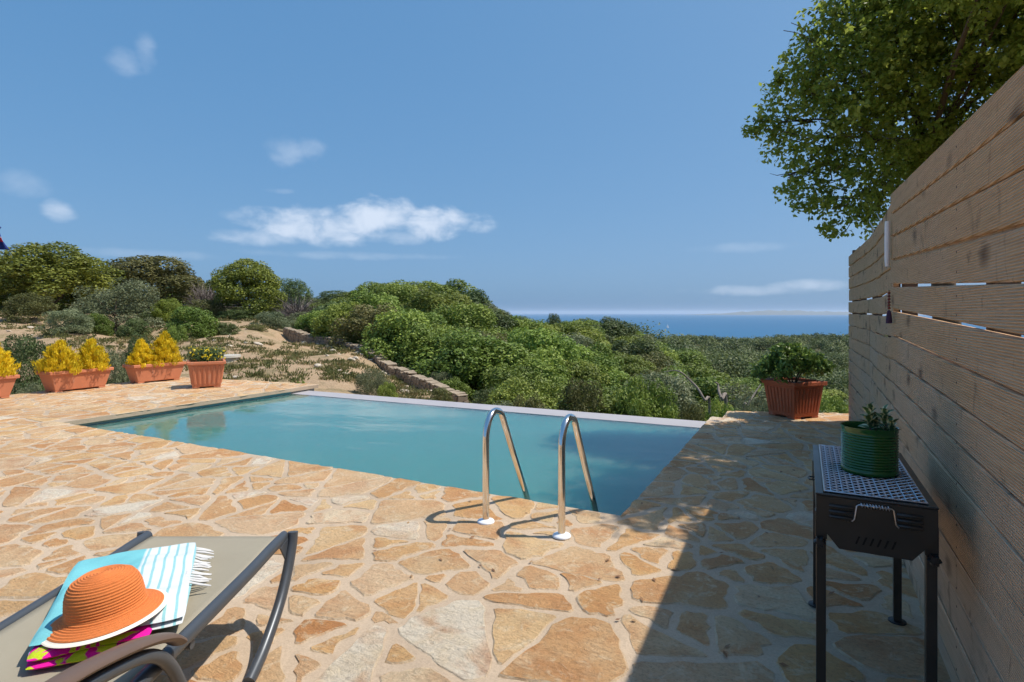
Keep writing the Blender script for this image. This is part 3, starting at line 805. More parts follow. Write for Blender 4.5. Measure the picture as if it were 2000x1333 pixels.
# ================================================================== BARBECUE AND TIN
bx0, bx1, by0, by1, bz = .035, .362, 2.13, 2.90, .70
bq = thing('barbecue_grill', 'black charcoal barbecue on four legs beside the fence', 'barbecue', ((bx0 + bx1) / 2, (by0 + by1) / 2, 0))
hw, hl = (bx1 - bx0) / 2, (by1 - by0) / 2
sec = [(-hw, bz), (-hw, .615), (-hw + .065, .535), (hw - .065, .535), (hw, .615), (hw, bz)]
b = MB(); th = .0025
for sgn, yy in ((1, -hl), (-1, hl)):
    pass
inn = [(-hw + th, bz), (-hw + th, .616), (-hw + .066, .5375), (hw - .066, .5375), (hw - th, .616), (hw - th, bz)]
n = 6
vs = [(x, -hl + .004, z) for x, z in sec] + [(x, hl - .004, z) for x, z in sec] + [(x, -hl + .004, z) for x, z in inn] + [(x, hl - .004, z) for x, z in inn]
fs = []
for i in range(5):
    fs.append((i, i + 1, n + i + 1, n + i)); fs.append((2 * n + i, 3 * n + i, 3 * n + i + 1, 2 * n + i + 1))
fs += [(0, n, 3 * n, 2 * n), (5, 2 * n + 5, 3 * n + 5, n + 5)]
b.add(vs, fs); b.obj('firebox', M['black'], bq)
for yy in (-hl, hl):
    m = MB(); a, c = yy - .002, yy + .002
    m.add([(x, a, z) for x, z in sec] + [(x, c, z) for x, z in sec], [tuple(range(6)), tuple(range(11, 5, -1))] + [(i, (i + 1) % 6, 6 + (i + 1) % 6, 6 + i)[::-1] for i in range(6)])
    pt = m.obj('end_plate', M['black'], bq)
    s = -1 if yy < 0 else 1
    for cx in (-.092, .092):
        for z in (.672, .655, .638):
            lv = MB().tube([(cx - .032, yy + s * .002, z), (cx - .026, yy + s * .005, z), (cx + .026, yy + s * .005, z), (cx + .032, yy + s * .002, z)], .0062, 8).obj('louvre', M['black'], pt, smooth=True)
    for k in range(6):  # raised plates in place of holes, the slots' shade put into their colour
        x = -.048 + k * .0195
        MB().add([(x - .006, yy + s * .0028, .560), (x - .0005, yy + s * .0028, .560), (x + .0085, yy + s * .0028, .585), (x + .003, yy + s * .0028, .585),
                  (x - .006, yy, .560), (x - .0005, yy, .560), (x + .0085, yy, .585), (x + .003, yy, .585)], [(0, 1, 2, 3), (4, 7, 6, 5), (0, 4, 5, 1), (1, 5, 6, 2), (2, 6, 7, 3), (3, 7, 4, 0)]).obj('vent_slot_shade', M['dark'], pt)
# top rim
for (c, s) in (((-hw + .010, 0, bz + .004), (.024, 2 * hl, .007)), ((hw - .010, 0, bz + .004), (.024, 2 * hl, .007)), ((0, -hl + .008, bz + .0035), (2 * hw - .03, .018, .006)), ((0, hl - .008, bz + .0035), (2 * hw - .03, .018, .006))):
    MB().box(c, s).obj('rim', M['black'], bq, bevel=.002)
# crimped wire mesh
g = MB(); x_ = -hw + .024
nxw, nyw = 17, 44
for i in range(nxw):
    x = -hw + .026 + (2 * hw - .052) * i / (nxw - 1); pts = []
    for j in range(nyw * 2 + 1):
        y = -hl + .02 + (2 * hl - .04) * j / (nyw * 2); pts.append((x + (.0022 if (j % 2) else -.0022), y, bz + .0125 + (.0016 if (i + j) % 2 else -.0016)))
    g.tube(pts, .0013, 4, cap=False)
for j in range(nyw):
    y = -hl + .02 + (2 * hl - .04) * j / (nyw - 1)
    g.tube([(-hw + .024 + (2 * hw - .048) * i / nxw, y, bz + .0125 + (.0018 if (i + j) % 2 else -.0018)) for i in range(nxw + 1)], .0013, 4, cap=False)
g.tube([(-hw + .024, -hl + .018, bz + .0125), (hw - .024, -hl + .018, bz + .0125), (hw - .024, hl - .018, bz + .0125), (-hw + .024, hl - .018, bz + .0125), (-hw + .024, -hl + .018, bz + .0125)], .0028, 6)
g.obj('grill_mesh', M['wire'], bq)
MB().box((0, 0, .560), (2 * hw - .10, 2 * hl - .03, .02)).obj('charcoal_bed', M['dark'], bq)
# wire handles with spring grips, front and back
for s, yy in ((-1, -hl), (1, hl)):
    y = yy + s * .010
    h = MB().tube([(-.068, yy, .632), (-.062, y, .633), (-.056, y, .640), (-.050, y, .684), (-.044, y, .688), (.044, y, .688), (.050, y, .684), (.056, y, .640), (.062, y, .633), (.068, yy, .632)], .0022, 7).obj('handle', M['wire'], bq, smooth=True)
    pts = [(-.040 + .080 * i / 110, y + .0065 * math.cos(i * 2 * math.pi / 11), .688 + .0065 * math.sin(i * 2 * math.pi / 11)) for i in range(111)]
    MB().tube(pts, .0014, 5).obj('spring_grip', M['wire'], h, smooth=True)
    for sx in (-.068, .068):
        MB().lathe([(.0, .004), (.006, .004), (.007, 0), (.006, -.004), (0, -.004)], 10).obj('rivet', M['black'], h, smooth=True, loc=(sx, yy + s * .003, .632), rot=(R(90), 0, 0))
MB().tube([(-hw, -.02, .655), (-hw - .018, -.02, .655), (-hw - .022, .0, .655), (-hw - .018, .02, .655), (-hw, .02, .655)], .003, 7).obj('side_ring', M['black'], bq, smooth=True)
for sx in (-1, 1):
    for sy in (-1, 1):
        x, y = sx * (hw - .014), sy * (hl - .026)
        top = .612
        lg = MB().box((x, y, top / 2), (.029, .029, top - .008)).obj('leg', M['black'], bq, bevel=.002)
        kx = x + sx * .0 ; ky = y - .0
        MB().box((x, y, .600), (.035, .035, .09)).obj('leg_socket', M['black'], lg, bevel=.002)
        kn = MB(); prof = []
        ring = [(.0155 + .0028 * math.cos(6 * a_)) for a_ in [2 * math.pi * k / 36 for k in range(36)]]
        for (w, zz) in ((.0, -.012), (.75, -.012), (1.0, -.008), (1.0, .008), (.8, .013), (0, .014)):
            for k in range(36): kn.v.append((ring[k] * w * math.cos(2 * math.pi * k / 36), ring[k] * w * math.sin(2 * math.pi * k / 36), zz))
        for i in range(5):
            for k in range(36): kn.f.append((i * 36 + k, i * 36 + (k + 1) % 36, (i + 1) * 36 + (k + 1) % 36, (i + 1) * 36 + k))
        if sy < 0: kn.obj('knob', M['black_plastic'], lg, smooth=True, loc=(x + sx * .004, y - .030, .548), rot=(R(90), 0, 0))
        MB().lathe([(.0, .010), (.014, .010), (.018, .007), (.033, .005), (.034, .0005), (0, .0005)], 20, c=(x, y, 0)).obj('foot', M['black_plastic'], lg, smooth=True)

tinp = Vector((.213, 2.475, bz + .0145))
tin = thing('tin_planter', 'ribbed dark green tin can used as a flowerpot on the barbecue', 'plant pot', tinp)
prof = [(0.0, .001), (.088, .001), (.0925, .003), (.0925, .012)]
for k in range(14): z = .016 + k * .0098; prof += [(.0915, z), (.0880, z + .0049)]
prof += [(.0915, .155), (.0915, .163), (.0935, .166), (.0935, .169), (.0905, .169), (.089, .165), (.088, .13)]
MB().lathe(prof, 56).obj('can', M['green_tin'], tin, smooth=True, angle=70)
MB().lathe([(.088, .136), (.05, .142), (.0, .140)], 24).obj('soil', M['soil'], tin, smooth=True)

def leaf_mesh(name, l, w, mat, fold=.25, tint=.5):
    """one small pointed leaf with a folded midrib, lying along +x"""
    st = [0, .2, .45, .7, .9, 1.0]; wd = [.06, .65, 1.0, .85, .4, .0]; m = MB()
    for s, k in zip(st, wd):
        zz = .12 * l * math.sin(s * math.pi) - .10 * l * s * s
        m.v += [(s * l, -w * k / 2, zz + fold * w * k / 2), (s * l, 0, zz), (s * l, w * k / 2, zz + fold * w * k / 2)]
    for i in range(5):
        m.f += [(i * 3, (i + 1) * 3, (i + 1) * 3 + 1, i * 3 + 1), (i * 3 + 1, (i + 1) * 3 + 1, (i + 1) * 3 + 2, i * 3 + 2)]
    me = m.mesh(name, mat, True, 80); add_tint(me, [tint] * len(me.polygons)); return me
def m_variegated():
    t = NT('variegated_leaf'); x, y, z = t.sep(t.obj())
    e = t.math('ABSOLUTE', t.math('MULTIPLY', y, 1 / .0135)); n = t.noise(t.obj(), 160, 3)
    c = t.mix((.07, .14, .05), (.66, .66, .38), t.ramp(t.math('ADD', e, t.math('MULTIPLY', t.math('SUBTRACT', n, .5), .9)), [(.42, 0.0), (.62, 1.0)]))
    t.set(c, .45, 0, .4); return t.m
vl = leaf_mesh('leaf', .044, .026, m_variegated())
pr = random.Random(3)
plant = thing('variegated_shrub', 'small variegated cream and green shrub growing in the green tin', 'plant', tinp + Vector((0, 0, .138)))
for (sx, sy, hgt) in ((.002, .0, .095), (.048, -.008, .085), (.066, -.022, .040), (.022, .03, .05)):
    st = MB().tube([(sx, sy, -.01), (sx + .003, sy, hgt * .5), (sx, sy + .004, hgt)], [.003, .0026, .0018], 7).obj('stem', M['bark'], plant, smooth=True)
    for k in range(int(hgt * 210)):
        f = (k + .5) / (hgt * 210); a = k * 2.4 + pr.uniform(-.3, .3)
        o = link('leaf', vl, plant, loc=(sx, sy, .012 + f * (hgt - .01)), rot=(pr.uniform(-.4, .4), -R(18 + 52 * f + pr.uniform(-14, 14)), a))
        s = pr.uniform(.75, 1.15) * (1.0 if f < .8 else .85); o.scale = (s, s, s)

# ================================================================== POTS
def frustum(m, w0, d0, w1, d1, z0, z1):
    vs = [(-w0 / 2, -d0 / 2, z0), (w0 / 2, -d0 / 2, z0), (w0 / 2, d0 / 2, z0), (-w0 / 2, d0 / 2, z0), (-w1 / 2, -d1 / 2, z1), (w1 / 2, -d1 / 2, z1), (w1 / 2, d1 / 2, z1), (-w1 / 2, d1 / 2, z1)]
    return m.add(vs, [(0, 1, 5, 4), (1, 2, 6, 5), (2, 3, 7, 6), (3, 0, 4, 7), (0, 3, 2, 1)])
def pot(name, label, loc, rz, w0, d0, w1, d1, h, mat, ribs=0, group=None, feet=.02):
    t = thing(name, label, 'plant pot', loc, rz, group)
    m = MB(); frustum(m, w0, d0, w1 - .02, d1 - .02, feet, h - .04); m.obj('body', mat, t, bevel=.012)
    rim = MB(); o = .016
    A_ = [(-w1 / 2 - o, -d1 / 2 - o), (w1 / 2 + o, -d1 / 2 - o), (w1 / 2 + o, d1 / 2 + o), (-w1 / 2 - o, d1 / 2 + o)]
    B_ = [(x * (1 - .045 / (abs(x))), y * (1 - .045 / abs(y))) for x, y in A_]
    vs = [(x, y, h - .055) for x, y in A_] + [(x, y, h) for x, y in A_] + [(x, y, h) for x, y in B_] + [(x, y, h - .055) for x, y in B_]
    fs = []
    for i in range(4):
        j = (i + 1) % 4
        fs += [(i, j, 4 + j, 4 + i), (4 + i, 4 + j, 8 + j, 8 + i), (8 + i, 8 + j, 12 + j, 12 + i), (12 + i, 12 + j, j, i)]
    rim.add(vs, fs); rim.obj('rim', mat, t, bevel=.010)
    MB().box((0, 0, h - .05), (w1 - .06, d1 - .06, .03)).obj('soil', M['soil'], t)
    for sx in (-1, 1):
        for sy in (-1, 1):
            MB().box((sx * (w0 / 2 - .055), sy * (d0 / 2 - .055), feet / 2 + .002), (.11, .11, feet + .002)).obj('foot', mat, t, bevel=.004)
    if ribs:
        for side in range(4):
            ww0, ww1 = (w0, w1 - .02) if side % 2 == 0 else (d0, d1 - .02); dd0, dd1 = (d0, d1 - .02) if side % 2 == 0 else (w0, w1 - .02)
            z0, z1 = feet + .05, h - .085; Rm = Matrix.Rotation(side * math.pi / 2, 3, 'Z')
            for k in range(ribs):
                u = (k + .5) / ribs - .5; m = MB(); vs = []
                for z in (z0, z1):
                    f = (z - feet) / (h - .04 - feet); wv = ww0 + (ww1 - ww0) * f; dv = dd0 + (dd1 - dd0) * f
                    c = u * wv * .90; rw = wv * .90 / ribs * .33; e = .010
                    vs += [Rm @ Vector((c - rw, -dv / 2 + .004, z)), Rm @ Vector((c - rw * .55, -dv / 2 - e, z)), Rm @ Vector((c + rw * .55, -dv / 2 - e, z)), Rm @ Vector((c + rw, -dv / 2 + .004, z))]
                m.add(vs, [(0, 1, 5, 4), (1, 2, 6, 5), (2, 3, 7, 6), (0, 4, 7, 3), (4, 5, 6, 7), (0, 3, 2, 1)])
                m.obj('rib', mat, t, smooth=True, angle=30)
    return t
PZ = .003
p_mid = pot('planter_box', 'long terracotta planter box with two golden conifers, middle of the row', (-11.02, 5.22, PZ), R(90 + 4), .78, .28, .96, .38, .345, M['terracotta'])
p_right = pot('planter_box', 'long terracotta planter box beside the square fluted pot', (-11.02, 6.55, PZ), R(90 - 3), .76, .28, .94, .38, .345, M['terracotta'])
p_left = pot('planter_box', 'terracotta planter box cut off by the left edge of the picture', (-10.98, 3.85, PZ), R(90 + 3), .78, .28, .96, .38, .345, M['terracotta'])
p_sq = pot('square_pot', 'square fluted terracotta pot with yellow flowers near the pool corner', G(398, 756, 0) + Vector((0, .05, PZ)), YAW + R(29), .44, .44, .57, .57, .46, M['terracotta'], ribs=6)
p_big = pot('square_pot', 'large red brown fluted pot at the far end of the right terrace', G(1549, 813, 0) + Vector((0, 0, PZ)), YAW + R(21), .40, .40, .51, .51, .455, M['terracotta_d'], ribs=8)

# ================================================================== foliage generators
def leaves(cent, nrm, l, w, g, tilt=.6, along=None):
    """diamond leaves at cent, roughly facing nrm; returns vertices (4n,3) and quads"""
    n = len(cent); nn = nrm + tilt * g.normal(size=(n, 3)); nn /= np.linalg.norm(nn, axis=1, keepdims=True) + 1e-9
    r = g.normal(size=(n, 3)); t = np.cross(nn, r)
    if along is not None:                                       # sprays that grow along a direction
        t = along + .35 * r; nn = np.cross(t, np.cross(nn, t)); nn /= np.linalg.norm(nn, axis=1, keepdims=True) + 1e-9
    t /= np.linalg.norm(t, axis=1, keepdims=True) + 1e-9
    s = np.cross(nn, t); L_ = (l * g.uniform(.65, 1.3, n))[:, None]; W_ = (w * g.uniform(.7, 1.25, n))[:, None]
    v = np.stack([cent - t * L_ / 2, cent + s * W_ / 2 - t * L_ * .05, cent + t * L_ / 2, cent - s * W_ / 2 - t * L_ * .05], 1)
    return v.reshape(-1, 3), np.arange(4 * n).reshape(n, 4)
def lobe_points(lobes, n, g, lo=.62, hi=1.06, drop=.72):
    lb = np.array(lobes, float); w = lb[:, 3] ** 2; k = g.choice(len(lb), n, p=w / w.sum())
    d = g.normal(size=(n, 3)); d /= np.linalg.norm(d, axis=1, keepdims=True)
    f = lo + (hi - lo) * g.random(n) ** .6
    p = lb[k, :3] + d * (lb[k, 3] * f)[:, None]
    keep = np.ones(n, bool)
    for c in lb: keep &= ~(np.linalg.norm(p - c[:3], axis=1) < c[3] * drop * .8)
    return p[keep], d[keep], k[keep]
def crown_mesh(name, lobes, n, l, w, mat, seed, tilt=.55, zmin=None, lo=.62):
    g = np.random.default_rng(seed); p, d, k = lobe_points(lobes, n, g, lo)
    if zmin is not None: m_ = p[:, 2] > zmin; p, d, k = p[m_], d[m_], k[m_]
    d = d * .8 + np.array([0, 0, .25])
    v, q = leaves(p, d, l, w, g, tilt)
    lt = g.random(len(lobes)); tint = np.clip(.18 + .45 * lt[k] + .42 * g.random(len(k)) - .05, 0, 1)
    return np_mesh(name, v, q, mat, tint)
def dome_lobes(seed, n=26, R0=.36, r=(.11, .2), z0=.08, z1=.80, flat=1.0):
    q = random.Random(seed); out = [(0, 0, .42, .26), (0.08, .05, .55, .24), (-.1, -.02, .5, .24), (.02, -.1, .48, .24)]
    for i in range(n):
        a = q.uniform(0, 2 * math.pi); u = q.random()
        z = z0 + (z1 - z0) * u; ring = R0 * math.sqrt(max(0, 1 - (max(0, u - .25) / .80) ** 2)) * q.uniform(.85, 1.12)
        out.append((ring * math.cos(a), ring * math.sin(a), z, q.uniform(*r)))
    return out
def umbrella_lobes(seed, n=30, z0=.22, z1=.86, R0=.38):
    q = random.Random(seed); out = []
    for i in range(n):
        a = q.uniform(0, 2 * math.pi); u = math.sqrt(q.random()); ring = R0 * u * q.uniform(.9, 1.1)
        z = z1 - (z1 - z0) * u ** 2 * q.uniform(.55, 1.05) - (q.uniform(0, .30) if q.random() < .5 else 0)
        out.append((ring * math.cos(a), ring * math.sin(a), z, q.uniform(.085, .15)))
    return out
def trunk_mesh(name, seed, mat, h=.60, r=.020, limbs=6, spread=.26):
    q = random.Random(seed); m = MB()
    m.tube([(0, 0, -.12), (q.uniform(-.02, .02), q.uniform(-.02, .02), h * .3), (q.uniform(-.05, .05), q.uniform(-.05, .05), h * .6), (0, 0, h)], [r * 1.25, r, r * .75, r * .35], 7)
    for i in range(limbs):
        a = i * 2 * math.pi / limbs + q.uniform(-.4, .4); z = h * q.uniform(.15, .6); s = spread * q.uniform(.7, 1.1)
        m.tube([(0, 0, z), (s * .5 * math.cos(a), s * .5 * math.sin(a), z + .12), (s * math.cos(a), s * math.sin(a), z + q.uniform(.18, .34))], [r * .6, r * .42, r * .15], 6)
    return m.mesh(name, mat, True)
def twig_mesh(name, seed, mat, n=420, size=1.0):
    """bare, much divided twigs: a dead or leafless shrub in a unit box"""
    q = random.Random(seed); m = MB()
    for i in range(n):
        a = q.uniform(0, 2 * math.pi); e = q.uniform(.15, 1.35); l = q.uniform(.3, .62)
        d = Vector((math.cos(a) * math.cos(e), math.sin(a) * math.cos(e), math.sin(e) * 1.5)); s = d * l * q.uniform(.25, .7)
        k = Vector((q.gauss(0, .14), q.gauss(0, .14), q.gauss(0, .08)))
        m.tube([s, s + d * l * .3 + k * .4, s + d * l * .5 + k], [.006, .004, .0015], 3, cap=False)
    for i in range(7):
        a = i * .9 + q.uniform(-.2, .2); m.tube([(0, 0, -.1), (.1 * math.cos(a), .1 * math.sin(a), .25), (.24 * math.cos(a), .24 * math.sin(a), .6)], [.022, .016, .006], 5)
    me = m.mesh(name, mat); add_tint(me, [q.random() for _ in me.polygons]); return me

# ------------------------------------------------------------------ plants in the pots
def conifer(name, label, loc, w, h, seed, mat):
    t = thing(name, label, 'plant', loc)
    g = np.random.default_rng(seed); n = 2600; q = random.Random(seed)
    tips = []
    for i in range(170):
        u = q.random() ** .9; a = q.uniform(0, 2 * math.pi); rr = w / 2 * (1 - u ** 2.2) * q.uniform(.60, 1.12) * (1 + .16 * math.sin(a * 2 + seed) + .12 * math.sin(a * 5 + u * 9)) + .008
        tips.append((rr * math.cos(a), rr * math.sin(a), .03 + u * (h - .06) * q.uniform(.95, 1.05), .042 * (1.1 - .5 * u) * w / .45))
    lob = [(0, 0, h * .22, w * .30), (0, 0, h * .42, w * .24), (0, 0, h * .62, w * .15)] + tips
    p, d, k = lobe_points(lob, 7000, g, .45, 1.15, .45)
    keep = p[:, 2] > -.01; p, d, k = p[keep], d[keep], k[keep]
    out_ = p * np.array([1, 1, 0]); out_ /= np.linalg.norm(out_, axis=1, keepdims=True) + 1e-6
    v, f = leaves(p, out_ + d * .6, .058, .015, g, .5, along=out_ * .45 + np.array([0, 0, 1.0]))
    tint = np.clip(g.random(len(lob))[k] * .75 + .3 * g.random(len(p)), 0, 1)
    link('foliage', np_mesh('foliage', v, f, mat, tint), t)
    m = MB().tube([(0, 0, -.06), (0, 0, h * .5), (0, 0, h * .9)], [.014, .009, .003], 7); m.obj('stem', M['bark'], t)
    return t
def at_pot(t, u, v=0, dz=.30):
    c, s = math.cos(t.rotation_euler.z), math.sin(t.rotation_euler.z); p = Vector(t.location)
    return (p.x + u * c - v * s, p.y + u * s + v * c, p.z + dz)
conifer('golden_conifer', 'broad golden conifer, left one in the middle planter box', at_pot(p_mid, -.24), .58, .54, 1, M['gold'])
conifer('golden_conifer', 'golden conifer with pointed top, right one in the middle planter box', at_pot(p_mid, .24), .50, .56, 2, M['gold'])
conifer('golden_conifer', 'slim golden conifer, left one in the planter beside the square pot', at_pot(p_right, -.26), .40, .52, 3, M['gold'])
conifer('golden_conifer', 'tall golden conifer, right one in the planter beside the square pot', at_pot(p_right, .17), .52, .64, 4, M['gold'])
conifer('golden_conifer', 'golden conifer at the left picture edge, half cut off', at_pot(p_left, .20), .50, .60, 5, M['gold'])

fl = thing('flowering_shrub', 'low dark leafed shrub dotted with yellow flowers in the square pot', 'plant', at_pot(p_sq, 0, 0, .42))
g = np.random.default_rng(8)
lob = [(.2 * math.cos(a) * s, .2 * math.sin(a) * s, .13 + .05 * math.sin(a * 3), .12) for a in np.linspace(0, 6.0, 9) for s in (.35, 1.0)]
p, d, k = lobe_points(lob, 3600, g, .3, 1.05, .3); kk = p[:, 2] > 0; p, d = p[kk], d[kk]
v, f = leaves(p, d, .042, .02, g, .7); link('foliage', np_mesh('foliage', v, f, M['dark_leaf'], g.random(len(f))), fl)
p, d, k = lobe_points(lob, 420, g, 1.0, 1.14, .9); kk = p[:, 2] > .06; p, d = p[kk], d[kk]
v, f = leaves(p, d, .042, .036, g, .3); tag(link('flowers', np_mesh('flowers', v, f, M['petal'], g.random(len(f))), fl), kind='stuff')
MB().tube([(0, 0, -.06), (.01, 0, .06), (0, .01, .14)], [.012, .009, .004], 7).obj('stem', M['bark'], fl)

bp = thing('leafy_shrub', 'green leafy shrub spilling over the large red brown pot', 'plant', at_pot(p_big, 0, 0, .40))
g = np.random.default_rng(9); q = random.Random(9); lob = []
for i in range(46):
    a = q.uniform(0, 2 * math.pi); rr = .42 * math.sqrt(q.random()); lob.append((rr * math.cos(a), rr * math.sin(a), .10 + .34 * (1 - (rr / .46) ** 2) * q.uniform(.6, 1.1), q.uniform(.06, .12)))
for i in range(16):
    a = q.uniform(0, 2 * math.pi); rr = .22 * q.random(); lob.append((rr * math.cos(a) + RT.x * -.12, rr * math.sin(a) + RT.y * -.12, .38 + .10 * q.random(), .055))
p, d, k = lobe_points(lob, 5200, g, .3, 1.15, .25); kk = p[:, 2] > -.02; p, d = p[kk], d[kk]
v, f = leaves(p, d, .075, .027, g, .8); link('foliage', np_mesh('foliage', v, f, M['gloss_leaf'], g.random(len(f)) * .9 + .1), bp)
for i in range(7):
    a = i * .9; MB().tube([(0, 0, -.06), (.08 * math.cos(a), .08 * math.sin(a), .12), (.22 * math.cos(a), .22 * math.sin(a), .30)], [.010, .008, .003], 6).obj('stem', M['bark'], bp)

# ================================================================== SUN LOUNGER
lg = thing('sun_lounger', 'sun lounger with taupe sling and dark grey metal frame in the foreground', 'sun lounger', L(-1.24, 1.6, 0), YAW)
def smoothp(P, n=5):
    o = []
    for i in range(len(P) - 1):
        p0, p1, p2, p3 = (Vector(P[max(0, min(len(P) - 1, i + k))]) for k in (-1, 0, 1, 2))
        for s in range(n):
            t = s / n; o.append(.5 * ((2 * p1) + (p2 - p0) * t + (2 * p0 - 5 * p1 + 4 * p2 - p3) * t * t + (3 * p1 - p0 - 3 * p2 + p3) * t ** 3))
    return o + [Vector(P[-1])]
SZ = .36
for s in (-1, 1):
    MB().tube(smoothp([(s * .285, -.58, SZ - .012), (s * .285, 0, SZ - .008), (s * .285, .45, SZ - .004), (s * .285, .66, SZ + .004), (s * .285, .785, SZ + .004)]), .019, 12, flat=1.25).obj('side_rail', M['frame'], lg, smooth=True)
    MB().tube(smoothp([(s * .285, -.58, SZ), (s * .285, -.85, SZ + .22), (s * .285, -1.12, SZ + .47)]), .018, 12).obj('back_rail', M['frame'], lg, smooth=True)
    lp = smoothp([(s * .316, .800, SZ + .018), (s * .316, .785, SZ - .04), (s * .316, .735, SZ - .13), (s * .316, .655, SZ - .22), (s * .316, .52, SZ - .31), (s * .316, .40, .002)], 5)
    MB().tube(lp, .024, 14, flat=.85, up=(1, 0, 0)).obj('front_leg', M['frame'], lg, smooth=True)
    MB().add([(s * .30, .775, SZ + .0), (s * .30, .70, SZ - .012), (s * .30, .755, SZ - .085), (s * .306, .775, SZ), (s * .306, .70, SZ - .012), (s * .306, .755, SZ - .085)],
             [(0, 1, 2), (3, 5, 4), (0, 3, 4, 1), (1, 4, 5, 2), (2, 5, 3, 0)]).obj('gusset', M['frame'], lg)
    ax = s * .315
    arm = smoothp([(ax, -.03, SZ + .035), (ax, -.075, SZ + .070), (ax, -.17, SZ + .112), (ax, -.30, SZ + .152), (ax, -.43, SZ + .182), (ax, -.60, SZ + .20), (ax, -.85, SZ + .20)], 6)
    ar = MB().tube(arm, .030, 14, flat=.42).obj('armrest', M['arm'], lg, smooth=True)
    MB().tube(smoothp([(ax, -.70, SZ + .165), (ax, -.45, SZ + .145), (ax, -.28, SZ + .112), (ax, -.14, SZ + .060), (ax, -.05, SZ - .03), (ax, .02, SZ - .18), (ax, .06, .002)], 6), .017, 12).obj('arm_leg', M['frame'], lg, smooth=True)
    MB().tube(smoothp([(ax, -.85, SZ + .18), (ax, -.95, .2), (ax, -1.0, .002)], 6), .017, 12).obj('rear_leg', M['frame'], lg, smooth=True)
m = MB(); nx, ny = 16, 40
for i in range(nx + 1):
    for j in range(ny + 1):
        u = i / nx * 2 - 1; y = -.58 + 1.355 * j / ny
        m.v.append((u * .275, y, SZ + .004 - .014 * (1 - u * u) * math.sin(math.pi * min(1, max(0, (y + .58) / 1.355))) ** .6 + (.004 if y > .6 else 0)))
for i in range(nx):
    for j in range(ny): m.f.append((i * (ny + 1) + j, (i + 1) * (ny + 1) + j, (i + 1) * (ny + 1) + j + 1, i * (ny + 1) + j + 1))
sl = m.obj('seat_sling', M['sling'], lg, smooth=True); sl.modifiers.new('thick', 'SOLIDIFY').thickness = .003
m = MB(); m.add([(-.275, -.585, SZ + .004), (.275, -.585, SZ + .004), (.275, -1.11, SZ + .465), (-.275, -1.11, SZ + .465)], [(0, 1, 2, 3)])
bk = m.obj('back_sling', M['sling'], lg); bk.modifiers.new('thick', 'SOLIDIFY').thickness = .003
for y, z in ((.765, SZ - .025), (.1, SZ - .05), (-.55, SZ - .03)):
    MB().tube([(-.285, y, z), (.285, y, z)], .014, 10).obj('cross_bar', M['frame'], lg, smooth=True)

# towels: soft folded slabs in the frame X across, Y along
def towel_slab(m, hx, hy, z0, t, seed, wob=.008, nx=40, ny=56):
    q = random.Random(seed); ph = [q.uniform(0, 6) for _ in range(6)]
    base = len(m.v)
    def pt(i, j, top):
        u = i / nx * 2 - 1; v = j / ny * 2 - 1
        x = u * hx * (1 + .025 * math.sin(v * 3 + ph[0])); y = v * hy * (1 + .03 * math.sin(u * 2.5 + ph[1]))
        e = max(0, 1 - abs(u) ** 9) ** .5 * max(0, 1 - abs(v) ** 12) ** .5
        k_ = 1 - .035 * (abs(u) * abs(v)) ** 6; x *= k_; y *= k_
        zz = z0 + (t * .5 + (t * .5 if top else -t * .5) * e)
        if top: zz += wob * e * (math.sin(u * 4.1 + ph[2] + v * 1.5) * .5 + math.sin(v * 6.3 + ph[3] - u * 2) * .35 + math.sin(v * 13 + u * 5 + ph[4]) * .16 + math.sin(v * 21 - u * 9 + ph[5]) * .08)
        return (x, y, zz)
    for top in (True, False):
        for i in range(nx + 1):
            for j in range(ny + 1): m.v.append(pt(i, j, top))
    o2 = (nx + 1) * (ny + 1)
    for i in range(nx):
        for j in range(ny):
            a = [i * (ny + 1) + j, (i + 1) * (ny + 1) + j, (i + 1) * (ny + 1) + j + 1, i * (ny + 1) + j + 1]
            m.f.append(tuple(base + k for k in a)); m.f.append(tuple(base + o2 + k for k in reversed(a)))
    rim = [i * (ny + 1) for i in range(nx + 1)] + [nx * (ny + 1) + j for j in range(1, ny + 1)] + [i * (ny + 1) + ny for i in range(nx - 1, -1, -1)] + [j for j in range(ny - 1, 0, -1)]
    for a, c in zip(rim, rim[1:] + rim[:1]): m.f.append((base + a, base + o2 + a, base + o2 + c, base + c))
def m_towel():
    t = NT('aqua_striped_cotton'); o = t.obj(); x, y, z = t.sep(o)
    x = t.math('ADD', x, t.math('MULTIPLY', t.noise(o, 6, 2), .010))
    ph = t.math('FRACT', t.math('MULTIPLY', t.math('ADD', x, 1.0), 1 / .030))
    stripe = t.ramp(ph, [(0.0, 0.0), (.60, 0.0), (.64, 1.0), (.86, 1.0), (.90, 0.0)])
    c = t.mix((.60, .64, .66), (.26, .50, .54), stripe)
    c = t.mix((.17, .48, .53), c, t.ramp(x, [(.028, 0.0), (.034, 1.0)]))
    w = t.noise(t.vscale(o, (1, 1, 1)), 260, 3, .7); c = t.mix(c, t.ramp(w, [(.3, .82), (.7, 1.06)]), .6, 'MULTIPLY')
    t.set(c, .95, 0, .1); t.bump(w, .5, .002); return t.m
def m_pink():
    t = NT('pink_lime_terry'); o = t.obj()
    n = t.noise(t.vscale(o, (6, 14, 6)), 1.0, 2, .5, 2.2)
    c = t.ramp(n, [(.0, (.72, .015, .32)), (.50, (.72, .015, .32)), (.52, (.50, .60, .03)), (.64, (.50, .60, .03)), (.66, (.72, .015, .32))])
    w = t.noise(o, 300, 3, .7); t.set(t.mix(c, t.ramp(w, [(.3, .75), (.7, 1.08)]), .6, 'MULTIPLY'), .95, 0, .1); t.bump(w, .6, .003); return t.m
TA = YAW + math.atan2(.448, .894)
tp = thing('beach_towel', 'pink and lime green towel folded under the aqua towel', 'towel', L(-1.222, 1.690, SZ + .0), TA)
